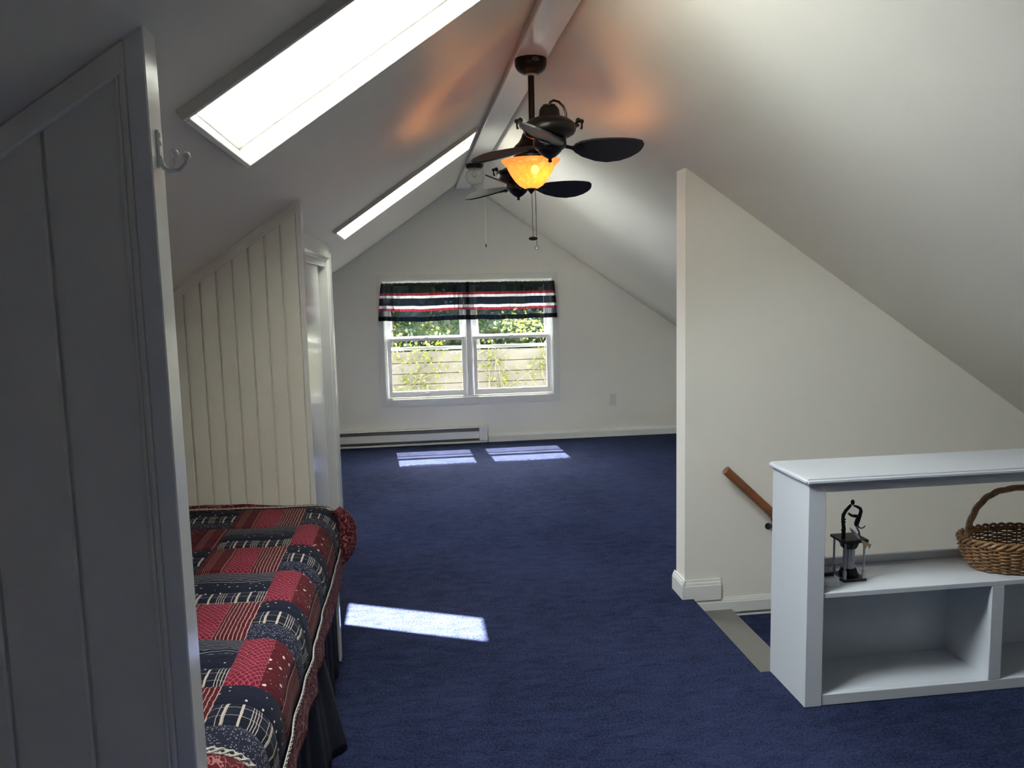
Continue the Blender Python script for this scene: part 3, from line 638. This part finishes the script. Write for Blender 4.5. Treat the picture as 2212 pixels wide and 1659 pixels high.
# welded metal sculpture: plinth on rods, two bent figures
sc_ = thing('metal_sculpture', 'dark welded metal dancing figures on a column pedestal', 'sculpture', (1.508, 2.60, SH))
PX0, PX1, PY0, PY1 = 1.462, 1.548, 2.552, 2.642
mk('base_plate', B((PX0, PY0, SH), (PX1, PY1, SH + .010)), 'iron', sc_, bevel=.001)
ZT = .541
rods = [(PX0 + .008, PY0 + .008), (PX1 - .008, PY0 + .008), (PX1 - .008, PY1 - .008), (PX0 + .008, PY1 - .008)]
for x, y in rods:
    rd = mk('rod', MB().tube([(x, y, SH + .008), (x, y, ZT)], .0036, 10), 'steel', sc_, smooth=True)
    mk('sleeve', MB().tube([(x, y, SH + .010), (x, y, SH + .038)], .0062, 8), 'steel', rd)
cxs, cys = (PX0 + PX1) / 2, (PY0 + PY1) / 2
mk('column', MB().lathe([(.0205, SH + .02), (.0205, ZT - .02)], (cxs, cys, 0), 48, mod=lambda a, z: 1 - .07 * abs(math.sin(9 * a))), 'steel', sc_)
mk('gear_base', MB().lathe([(.033, SH + .010), (.034, SH + .014), (.026, SH + .036), (.021, SH + .038)], (cxs, cys, 0), 60, mod=lambda a, z: 1.0 if math.sin(15 * a) > 0 else .88), 'iron', sc_)
mk('capital', MB().lathe([(.021, ZT - .030), (.028, ZT - .026), (.030, ZT - .018), (.034, ZT - .010), (.036, ZT)], (cxs, cys, 0), 30, mod=lambda a, z: 1.0 if math.sin(10 * a) > 0 else .94), 'iron', sc_)
mk('top_plate', MB().prism([(PX0 - .004, PY0, ZT), (PX1 + .004, PY0, ZT), (PX1 + .004, PY1, ZT), (PX0 - .004, PY1, ZT)], (0, 0, .010)), 'iron', sc_, bevel=.001)
zt = ZT + .010
fy = cys - .004
def fp(L_): return [(x, fy + dy, z) for (x, dy, z) in L_]
g1 = mk('left_figure', MB().tube(fp([(1.480, 0, zt - .002), (1.481, 0, .585), (1.4775, 0, .612), (1.478, 0, .632), (1.487, 0, .648), (1.499, 0, .660), (1.506, 0, .668)]), [.0075, .0068, .0060, .0062, .0058, .0055, .004], 12), 'iron', sc_, smooth=True)
for z_ in (.578, .607, .617): mk('collar', MB().lathe([(.0072, -.002), (.0088, 0), (.0072, .002)], (1.4795, fy, z_), 14), 'iron', g1, smooth=True)
mk('head', MB().sphere((1.512, fy, .676), .008, 12, 10, (.9, .8, 1.25)), 'iron', g1, smooth=True)
g2 = mk('right_figure', MB().tube(fp([(1.516, 0, .664), (1.528, 0, .660), (1.541, 0, .652), (1.544, 0, .642), (1.540, 0, .628), (1.533, 0, .612), (1.528, 0, .598), (1.527, 0, .590)]), [.003, .0045, .0055, .006, .0065, .0085, .0085, .0055], 12), 'iron', sc_, smooth=True)
mk('arm', MB().tube(fp([(1.536, 0, .622), (1.524, 0, .626), (1.510, 0, .628), (1.497, 0, .637)]), [.006, .006, .0045, .004], 10), 'iron', g2, smooth=True)
mk('leg', MB().tube(fp([(1.527, 0, .594), (1.532, 0, .580), (1.5385, 0, .570), (1.540, 0, .558), (1.543, 0, zt)]), [.005, .0038, .0036, .0036, .0046], 10), 'steel', g2, smooth=True)
mk('trailing_hook', MB().tube(fp([(1.533, 0, .594), (1.538, 0, .584), (1.547, 0, .580), (1.556, 0, .583), (1.561, 0, .589)]), [.003, .0022, .002, .002, .0016], 8), 'iron', g2, smooth=True)
mk('silver_disc', MB().lathe([(.024, -.001), (.026, 0), (.024, .002), (.008, .004), (.001, .0045)], (0, 0, 0), 30).xf(Matrix.Translation((1.513, fy - .018, .568)) @ Matrix.Rotation(.75, 4, 'Y') @ Matrix.Rotation(.35, 4, 'X')), 'silver', sc_, smooth=True)
mk('paper_tag', MB().prism([(1.519, PY0 - .003, .556), (1.560, PY0 - .003, .535), (1.552, PY0 - .003, .519), (1.545, PY0 - .003, .533), (1.540, PY0 - .003, .523), (1.532, PY0 - .003, .527)], (0, -.0008, 0)), 'card', sc_)

# wicker basket
bk = thing('wicker_basket', 'brown woven wicker basket with a tall arched handle', 'basket', (2.15, 2.60, SH))
bcx, bcy = 2.152, 2.597
def bprof(t): return (.165 + .042 * math.sin(min(1, t * 1.15) * PI / 2), .100 + .026 * math.sin(min(1, t * 1.15) * PI / 2))
BH = .108
mk('floor_disc', MB().lathe([(.99, SH + .004), (.99, SH + .010)], (0, 0, 0), 40).xf(Matrix.Translation((bcx, bcy, 0)) @ Matrix.Diagonal((.166, .101, 1, 1))), 'wicker', bk)
NST = 34
for i in range(NST):
    a = 2 * PI * i / NST
    mk('stake', MB().tube([(bcx + bprof(t)[0] * math.cos(a), bcy + bprof(t)[1] * math.sin(a), SH + .004 + BH * t) for t in (0, .25, .5, .75, 1)], .0030, 6), 'wicker', bk, smooth=True)
NR_ = 15
for r_ in range(NR_):
    t = (r_ + .5) / NR_ * .93; A_, B_ = bprof(t)
    pts = []
    for i in range(NST * 4 + 1):
        a = 2 * PI * i / (NST * 4); w_ = 1 + .030 * math.cos(a * NST / 2 + PI * r_)
        pts.append((bcx + A_ * w_ * math.cos(a), bcy + B_ * (1 + (w_ - 1) * 1.4) * math.sin(a), SH + .004 + BH * t + .0012 * math.sin(a * 5 + r_)))
    mk('weaver', MB().tube(pts, .0031, 5, False), 'wicker', bk, smooth=True)
A_, B_ = bprof(1)
for ph in range(3):
    pts = []
    for i in range(181):
        a = 2 * PI * i / 180; q = a * 13 + ph * 2 * PI / 3
        pts.append((bcx + (A_ + .008 * math.cos(q)) * math.cos(a), bcy + (B_ + .007 * math.cos(q)) * math.sin(a), SH + .002 + BH + .009 * math.sin(q)))
    mk('rim_braid', MB().tube(pts, .0052, 6, False), 'wicker', bk, smooth=True)
for ph in range(3):
    pts = []
    for i in range(97):
        a = PI * i / 96; q = a * 7 + ph * 2 * PI / 3
        cx_ = -math.copysign(abs(math.cos(a)) ** .75, math.cos(a)); sz = abs(math.sin(a)) ** .8
        pts.append((bcx + (.198 + .006 * math.cos(q)) * cx_, bcy + .006 * math.sin(q), SH + .075 + (.215 + .006 * math.cos(q)) * sz))
    mk('handle', MB().tube(pts, .0060, 7), 'wicker', bk, smooth=True)

# handrail on the stair wall
hr = thing('handrail', 'round brown wooden handrail on the stair wall', 'handrail', (1.6, 3.41, 0.4))
p0, p1 = Vector((1.3795, 3.415, .6135)), Vector((2.25, 3.415, -.215))
mk('rail', MB().tube([p0, p1], .0205, 24), 'oak', hr, bevel=0, smooth=True)
for t_ in (.262, .90):
    c_ = p0 + (p1 - p0) * t_; m = MB().tube([c_ + Vector((-.006, 0, -.021)), c_ + Vector((0, 0, -.035)), c_ + Vector((.004, .02, -.062)), Vector((c_.x + .006, YW - .004, c_.z - .075))], [.006, .006, .007, .008], 10)
    m.lathe([(.015, 0), (.014, .004), (.008, .006)], (0, 0, 0), 16)
    n_ = len(m.v) - 48
    for q in range(n_, len(m.v)): p_ = m.v[q]; m.v[q] = Vector((c_.x + .006 + p_.x, YW - p_.z, c_.z - .075 + p_.y))
    d_ = (p1 - p0).normalized()
    m.tube([c_ - d_ * .03 + Vector((0, 0, -.021)), c_ + d_ * .03 + Vector((0, 0, -.021))], .006, 8)
    mk('bracket', m, 'iron', hr, smooth=True)

# ================================================================== BED in the alcove
bed = thing('bed', 'single bed with navy skirt in the left alcove', 'bed', (-0.8, 2.25, 0))
BXE, BY_N, BY_F, ZTOP = -0.345, 1.325, 3.135, 0.595
mk('mattress', B((-1.30, BY_N + .03, .36), (BXE - .02, BY_F - .01, ZTOP)), 'mattress', bed, bevel=.07, seg=4, smooth=True)
mk('box_base', B((-1.28, BY_N + .04, .16), (BXE - .03, BY_F - .02, .36)), 'mattress', bed, bevel=.01)
for x, y in ((-1.24, BY_N + .08), (BXE - .09, BY_N + .08), (-1.24, BY_F - .08)): mk('leg', MB().tube([(x, y, 0), (x, y, .17)], [.018, .024], 10), 'white_metal', bed, smooth=True)
lg = mk('corner_post', B((-.352, 3.100, 0.001), (-.320, 3.150, .47)), 'gloss', bed, bevel=.003)
lg['label'] = 'glossy white corner post of the bed beside the skirt'
def skirt(s, t):                        # s along the bed side, t 0 top .. 1 bottom
    y = BY_N + .02 + (3.094 - BY_N - .02) * s
    r = .010 * math.sin(y * 47) + .006 * math.sin(y * 91 + 1) + .005 * noise.noise((y * 14, t, 0))
    x = BXE + .012 + r * (.25 + .75 * t) - .004 * t
    d = (y - 2.465)
    flap = max(0, 1 - abs(d) / .10) if d > 0 else max(0, 1 + d / .30)
    x += .085 * t * flap ** 1.3
    y2 = y + .05 * t * flap
    return (x, y2, .44 - .436 * t)
mk('bed_skirt', MB().grid(skirt, 260, 14), 'skirt', bed, smooth=True, solid=.002)

# ------------------------------------------------------------------ patchwork quilt
def qmat(name, build, rough=.85):
    b = NB(name); u = b.co('UV'); s = b.sep(u)
    wob = b.noise(u, 55, 2); c = build(b, u, s, wob)
    # puckered hand quilting: short ridges running along the rows
    pk = b.noise(b.co('UV', (14, 95, 1)), 1.0, 4, .65); fine = b.noise(u, 700, 2)
    b.set(Base_Color=c, Roughness=rough, Specular_IOR_Level=.15, Sheen_Weight=.03)
    b.bump(b.math('ADD', pk, b.math('MULTIPLY', fine, .15)), .85, .006)
    return b.m
NAVY, NAVY2, RED, RED2, CREAM, PINK = (.0065, .0085, .020), (.011, .013, .027), (.140, .006, .018), (.070, .005, .010), (.60, .52, .42), (.42, .11, .15)
def lines(b, x, period, width, off=0.0):
    f = b.math('FRACT', b.math('ADD', b.math('DIVIDE', x, period), off))
    return b.math('LESS_THAN', f, width / period)
def vmax(b, *a):
    r = a[0]
    for q in a[1:]: r = b.math('MAXIMUM', r, q)
    return r
def shade(b, u, c, sc=38, k=.35): return b.mix(b.noise(u, sc, 3), tuple(x * (1 - k) for x in c), tuple(x * (1 + k) for x in c))
def m_dots(b, u, s, w):
    v = b.voro(u, 52, .45); v2 = b.voro(u, 26, .9)
    return b.mix(b.math('LESS_THAN', b.math('ADD', v, b.math('MULTIPLY', w, .10)), .20), shade(b, u, NAVY), CREAM)
def m_tiny(b, u, s, w): return b.mix(b.math('LESS_THAN', b.voro(u, 190, .7), .34), shade(b, u, NAVY2), (.20, .20, .24))
def m_lines(b, u, s, w):
    y = b.math('ADD', s[1], b.math('MULTIPLY', w, .010)); return b.mix(b.math('MULTIPLY', lines(b, y, .0085, .0022), .6), shade(b, u, NAVY2), (.32, .31, .30))
def m_nplaid(b, u, s, w):
    x = b.math('ADD', s[0], b.math('MULTIPLY', w, .003)); P_ = .104
    a = vmax(b, lines(b, x, P_, .0018, .0), lines(b, x, P_, .0018, .06), lines(b, x, P_, .0018, .12), lines(b, x, P_, .0018, .18))
    c = lines(b, x, P_, .0052, .40); d = vmax(b, lines(b, x, P_, .0016, .66), lines(b, x, P_, .0046, .71), lines(b, x, P_, .0016, .80))
    y = b.math('ADD', s[1], b.math('MULTIPLY', w, .004)); e = lines(b, y, .031, .0024, .1)
    return b.mix(b.math('MULTIPLY', vmax(b, a, c, d, b.math('MULTIPLY', e, .45)), .75), shade(b, u, NAVY), CREAM)
def m_trellis(b, u, s, w):
    x = b.math('ADD', s[0], b.math('MULTIPLY', w, .007)); y = b.math('ADD', s[1], b.math('MULTIPLY', w, .009))
    a = lines(b, b.math('ADD', x, b.math('MULTIPLY', y, .8)), .0150, .0021); c = lines(b, b.math('SUBTRACT', x, b.math('MULTIPLY', y, .8)), .0150, .0021)
    return b.mix(b.math('MULTIPLY', vmax(b, a, c), .85), shade(b, u, RED), PINK)
def m_stripes(b, u, s, w):
    x = b.math('ADD', s[0], b.math('MULTIPLY', w, .0055)); return b.mix(b.math('MULTIPLY', lines(b, x, .0098, .0023), .9), shade(b, u, RED2), (.46, .30, .25))
def m_rplaid(b, u, s, w):
    x = b.math('ADD', s[0], b.math('MULTIPLY', w, .004)); P_ = .082
    a = vmax(b, lines(b, x, P_, .0028, .0), lines(b, x, P_, .0014, .42), lines(b, x, P_, .0014, .50), lines(b, x, P_, .0014, .58), lines(b, x, P_, .0014, .66))
    y = b.math('ADD', s[1], b.math('MULTIPLY', w, .006)); e = lines(b, y, .026, .003, .3)
    return b.mix(b.math('MULTIPLY', vmax(b, a, b.math('MULTIPLY', e, .12)), .7), shade(b, u, RED2), (.40, .22, .15))
def m_rdots(b, u, s, w):
    v = b.math('ADD', b.voro(u, 40, .8), b.math('MULTIPLY', w, .22)); v2 = b.voro(u, 85, 1.0)
    return b.mix(vmax(b, b.math('LESS_THAN', v, .31), b.math('MULTIPLY', b.math('LESS_THAN', v2, .13), .7)), shade(b, u, RED2), (.62, .50, .38))
def m_floral(b, u, s, w):
    n = b.noise(u, 26, 2, .5, 1.2); a = b.math('LESS_THAN', b.math('ABSOLUTE', b.math('SUBTRACT', n, .5)), .018)
    n2 = b.noise(b.vadd(u, (3.3, 7.1, 0)), 34, 1, .5, .8); c = b.math('LESS_THAN', b.math('ABSOLUTE', b.math('SUBTRACT', n2, .45)), .015)
    return b.mix(b.math('MULTIPLY', vmax(b, a, c), .8), shade(b, u, (.072, .007, .012)), (.40, .17, .16))
for k_, f_ in dict(q_dots=m_dots, q_tiny=m_tiny, q_lines=m_lines, q_nplaid=m_nplaid, q_trellis=m_trellis, q_stripes=m_stripes, q_rplaid=m_rplaid, q_rdots=m_rdots, q_floral=m_floral).items():
    MT[k_] = qmat({'q_dots': 'navy_dotted_cotton', 'q_tiny': 'navy_pin_dot_cotton', 'q_lines': 'navy_lined_cotton', 'q_nplaid': 'navy_plaid_cotton', 'q_trellis': 'red_trellis_cotton', 'q_stripes': 'red_striped_cotton', 'q_rplaid': 'red_plaid_cotton', 'q_rdots': 'red_spotted_cotton', 'q_floral': 'red_floral_cotton'}[k_], f_)
MT['lace'] = plain('cream_crochet', (.44, .42, .38), .8, 0, 200, .12, .3)

XS, ZQ = -0.43, 0.622                   # seam between the two right columns, quilt top height
def prof(s):
    """cross-section of the quilt: s metres to the right of the seam -> (x, z, outward normal)"""
    R_, flat = .088, .034
    if s <= flat: return XS + s, ZQ, (0, 1)
    a = (s - flat) / R_
    if a <= PI / 2: return XS + flat + R_ * math.sin(a), ZQ - R_ + R_ * math.cos(a), (math.sin(a), math.cos(a))
    d = (s - flat) - R_ * PI / 2
    return XS + flat + R_ + .06 * d, ZQ - R_ - d, (1, .06)
def quilt_pt(s, y, h):
    x, z, n = prof(s)
    # soft unevenness, the hem swings out a little, the near end rounds over the mattress end
    lift = .010 * noise.noise((x * 3.1, y * 2.3, 1.0)) + .0045 * noise.noise((s * 9, y * 11, 4.0))
    if s > .20: x += .012 * noise.noise((2.0, y * 5.0, 0)) * (s - .20) / .14 + .003 * math.sin(y * 30) * (s - .20) / .14
    x += n[0] * (h + lift * .8); z += n[1] * (h + lift)
    if y < 1.43: q = (1.43 - y) / .11; z -= .045 * q * q * (1 if s < .05 else 1)
    z -= .018 * max(0, (1.75 - y) / .45) * max(0, min(1, (s + .10) / .15))
    return (x, y, z)
quilt = thing('patchwork_quilt', 'red and navy patchwork quilt spread over the bed', 'quilt', (-0.7, 2.25, ZQ))
def patch(s0, s1, y0, y1, mat, name='patch'):
    nu = max(4, int((s1 - s0) / .012)); nv = max(4, int((y1 - y0) / .014))
    def fn(a, c):
        ed = min(a * (s1 - s0), (1 - a) * (s1 - s0), c * (y1 - y0), (1 - c) * (y1 - y0))
        return quilt_pt(s0 + (s1 - s0) * a, y0 + (y1 - y0) * c, -.0035 + .006 * (1 - math.exp(-ed / .008)))
    return mk(name, MB().grid(fn, nu, nv, lambda a, c: (s0 + (s1 - s0) * a, y0 + (y1 - y0) * c)), mat, quilt, smooth=True)
ROWS = [3.155, 2.915, 2.675, 2.435, 2.195, 1.955, 1.715, 1.468]
COLS = [.24, 0.0, -.24, -.48, -.72]
for c in range(4):
    s1, s0 = COLS[c], COLS[c + 1]
    for r in range(7):
        y1, y0 = ROWS[r], ROWS[r + 1]; dy = (y1 - y0)
        if (c + r) % 2 == 0:            # navy block: strips lie along the row
            seq = ('q_dots', 'q_nplaid', 'q_tiny') if c % 2 == 0 else ('q_lines', 'q_dots', 'q_nplaid')
            for i, m_ in enumerate(seq): patch(s0, s1, y1 - dy * (i + 1) / 3, y1 - dy * i / 3, m_)
        else:
            seq = ('q_trellis', 'q_rdots', 'q_rplaid') if c % 2 == 0 else ('q_rplaid', 'q_trellis', 'q_stripes')
            ds = (s1 - s0) / 3
            for i, m_ in enumerate(seq): patch(s0 + ds * i, s0 + ds * (i + 1), y0, y1, m_)
# border: along the side, the near end, the far end
def strip(s0, s1, y0, y1, nu, nv, name):
    return mk(name, MB().grid(lambda a, c: quilt_pt(s0 + (s1 - s0) * a, y0 + (y1 - y0) * c, 0), nu, nv, lambda a, c: (s0 + (s1 - s0) * a, y0 + (y1 - y0) * c)), 'q_floral', quilt, smooth=True, solid=.004)
strip(.254, .345, 1.40, 3.15, 8, 110, 'side_border')
strip(-.72, .345, 1.318, 1.452, 90, 10, 'end_border')
mk('far_border', MB().grid(lambda a, c: (lambda p: (p[0], p[1] + .002, p[2] + .018 * math.sin(c * PI * .8) * (1 if a < .62 else max(.1, 1 - (a - .62) * 4))))(quilt_pt(-.72 + .80 * a, 3.148 + .030 * c, 0)), 60, 6, lambda a, c: (-.72 + .8 * a, 3.15 + .05 * c)), 'q_floral', quilt, smooth=True)
# border ear billowing past the far corner of the mattress
def ear(a, c):
    out = math.sin(PI * min(1, .04 + .96 * c)) ** .75
    return (-.345 + (.028 + .080 * a) * (.25 + .75 * out) + .004 * math.sin(9 * c), 3.135 - .035 * math.sin(PI * a * .9) - .03 * (1 - a), .612 - .225 * c + .010 * a * math.cos(PI * c))
mk('corner_border', MB().grid(ear, 12, 22, lambda a, c: (.3 + .12 * a, 3.0 + .28 * c)), 'q_floral', quilt, smooth=True, solid=.004)
# crochet braid between patchwork and border: three interlaced threads
def braid(path, name, L_, amp, thr):
    n = int(L_ / .0035)
    for ph in range(2):
        pts = []
        for i in range(n + 1):
            t = i / n; q = L_ * t / .017 * 2 * PI / 2 + ph * PI
            pts.append(path(t, amp * math.sin(q), .002 + .0022 * math.cos(q)))
        mk(name, MB().tube(pts, thr, 5, False), 'lace', quilt, smooth=True)
    for e_ in (-1, 1): mk(name, MB().tube([path(i / 120, e_ * amp, .001) for i in range(121)], thr * .9, 5, False), 'lace', quilt, smooth=True)
braid(lambda t, o_, h_: quilt_pt(.247 + o_, 1.46 + 1.69 * t, h_ + .001), 'lace_braid', 1.69, .0042, .0015)
braid(lambda t, o_, h_: quilt_pt(-.70 + .945 * t, 1.460 + o_, h_ + .001), 'lace_braid', .945, .0075, .0026)
braid(lambda t, o_, h_: quilt_pt(-.70 + .94 * t, 3.152 + o_ * .6, h_ + .004), 'lace_braid', .94, .004, .0015)

# ================================================================== OUTSIDE THE WINDOW
YE = 10.6
MT['siding'] = paint('weathered_board', (0.040, 0.0355, 0.029), .85, 25, .3, .25, (.12, 1, 1.5))
ew = thing('board_wall', 'weathered horizontal board wall seen outside the window', 'wall', (0.7, YE, -3.0), kind=ST)
mk('core', B((-4, YE + .02, -3.0), (5.5, YE + .10, .64)), 'siding', ew)
for i in range(10):
    z = -.76 + .14 * i
    mk('plank', B((-3.98, YE - .012 + .006 * math.sin(i * 2.1), z + .004), (5.48, YE + .021, z + .136)), 'siding', ew, bevel=.003)
tag(mk('lawn', B((-12, 7.9, -3.2), (14, 24, -3.0)), paint('lawn_green', (.10, .16, .04), .95, 40, .4, .3)), 'strip of lawn outside below the window', 'lawn', kind=ST)
def leaf_mat(name, c1, c2, tlc):
    b = NB(name); v = b.co('Object'); n = b.noise(v, 9, 2); col = b.mix(n, c1, c2)
    t = b.n.new('ShaderNodeBsdfTranslucent'); b.put(t.inputs[0], tlc); b.set(Base_Color=col, Roughness=.5)
    m_ = b.n.new('ShaderNodeMixShader'); m_.inputs[0].default_value = .45; b.l.new(b.b.outputs[0], m_.inputs[1]); b.l.new(t.outputs[0], m_.inputs[2]); b.l.new(m_.outputs[0], b.out.inputs[0])
    return b.m
MT['leaf_a'] = leaf_mat('ivy_leaf', (.070, .088, .010), (.115, .125, .018), (.10, .115, .014))
MT['leaf_b'] = leaf_mat('hedge_leaf', (.007, .020, .012), (.020, .036, .015), (.024, .042, .010))
def leaves(m, c, n, spread, size, rnd):
    for _ in range(n):
        p = Vector((c[0] + rnd.gauss(0, spread[0]), c[1] + rnd.gauss(0, spread[1]), c[2] + rnd.gauss(0, spread[2])))
        if c[1] < YE: p.y = min(p.y, YE - .035)
        sz = size * rnd.uniform(.55, 1.25)
        Rm = Matrix.Rotation(rnd.uniform(0, 6.28), 3, 'Z') @ Matrix.Rotation(rnd.uniform(-1.1, 1.1), 3, 'X') @ Matrix.Rotation(rnd.uniform(-1.1, 1.1), 3, 'Y')
        q = [Vector((0, -.5, 0)), Vector((.34, -.1, .06)), Vector((0, .55, 0)), Vector((-.34, -.1, .06))]
        m.add([p + Rm @ (w * sz) for w in q], [(0, 1, 2), (0, 2, 3)])
rnd = random.Random(11)
iv = thing('ivy', 'yellow green ivy climbing the board wall outside the window', 'ivy', (.7, YE, -3.0))
lv = MB(); vn = MB()
for _ in range(46):
    x = rnd.uniform(-1.0, 2.6); z = rnd.uniform(-.9, .2); pts = [Vector((x, YE - .03, z))]
    dx, dz = rnd.uniform(-.5, .5), rnd.uniform(.3, 1)
    for k in range(rnd.randint(5, 11)):
        dx += rnd.uniform(-.5, .5); dz += rnd.uniform(-.35, .3); d_ = Vector((dx, 0, dz)).normalized() * .11
        p = pts[-1] + d_; p.y = YE - .03 - rnd.uniform(0, .06)
        if p.z > 1.25: break
        pts.append(p)
        if rnd.random() < .62: leaves(lv, p, rnd.randint(2, 6), (.045, .02, .045), .048, rnd)
    if len(pts) > 1: vn.tube(pts, [.005 * (1 - .7 * i / len(pts)) for i in range(len(pts))], 5)
for cx_, cz_, n_, sp in ((1.62, .92, 110, .13), (1.35, .98, 90, .12), (.15, .52, 120, .17), (.32, .72, 60, .10), (1.72, .45, 70, .13), (-.15, .70, 60, .12), (.9, .62, 60, .14), (.0, .2, 80, .16), (1.2, .2, 60, .18)):
    leaves(lv, (cx_, YE - .07, cz_), n_, (sp, .03, sp * .8), .055, rnd)
stems = mk('stem_tangle', vn, 'bark', iv, smooth=True); stems['kind'] = 'stuff'
ll = mk('leaf_cluster', lv, 'leaf_a', iv); ll['kind'] = 'stuff'
hg = thing('hedge', 'dense green hedge rising above the board wall outside', 'hedge', (.7, YE + .6, -3.0))
lv = MB(); lv2 = MB()
for _ in range(520):
    c_ = (rnd.uniform(-2.2, 3.8), YE + rnd.uniform(.48, 1.6), rnd.uniform(.55, 2.6))
    leaves(lv if rnd.random() < .62 else lv2, c_, 26, (.12, .09, .09), .078, rnd)
t1 = mk('leaf_mass', lv, 'leaf_b', hg); t1['kind'] = 'stuff'
MT['leaf_c'] = leaf_mat('hedge_young_leaf', (.020, .028, .004), (.036, .042, .007), (.034, .042, .006))
t2 = mk('leaf_mass', lv2, 'leaf_c', hg); t2['kind'] = 'stuff'
core = mk('dense_core', MB().grid(lambda a, c: (-6 + 13.5 * a, YE + 1.75 + .25 * noise.noise((a * 30, c * 9, 1)) + .12 * noise.noise((a * 90, c * 26, 2)), -3 + 6.1 * c + .25 * noise.noise((a * 40, 0, 3)) * c), 150, 60), 'leaf_b', hg, solid=.10); core['kind'] = 'stuff'
for x in (-1.6, -.3, .9, 2.1, 3.2): mk('trunk', MB().tube([(x, YE + .8, -3), (x + .05, YE + .8, .4), (x - .04, YE + .8, 1.9)], [.05, .04, .02], 8), 'bark', hg, smooth=True)
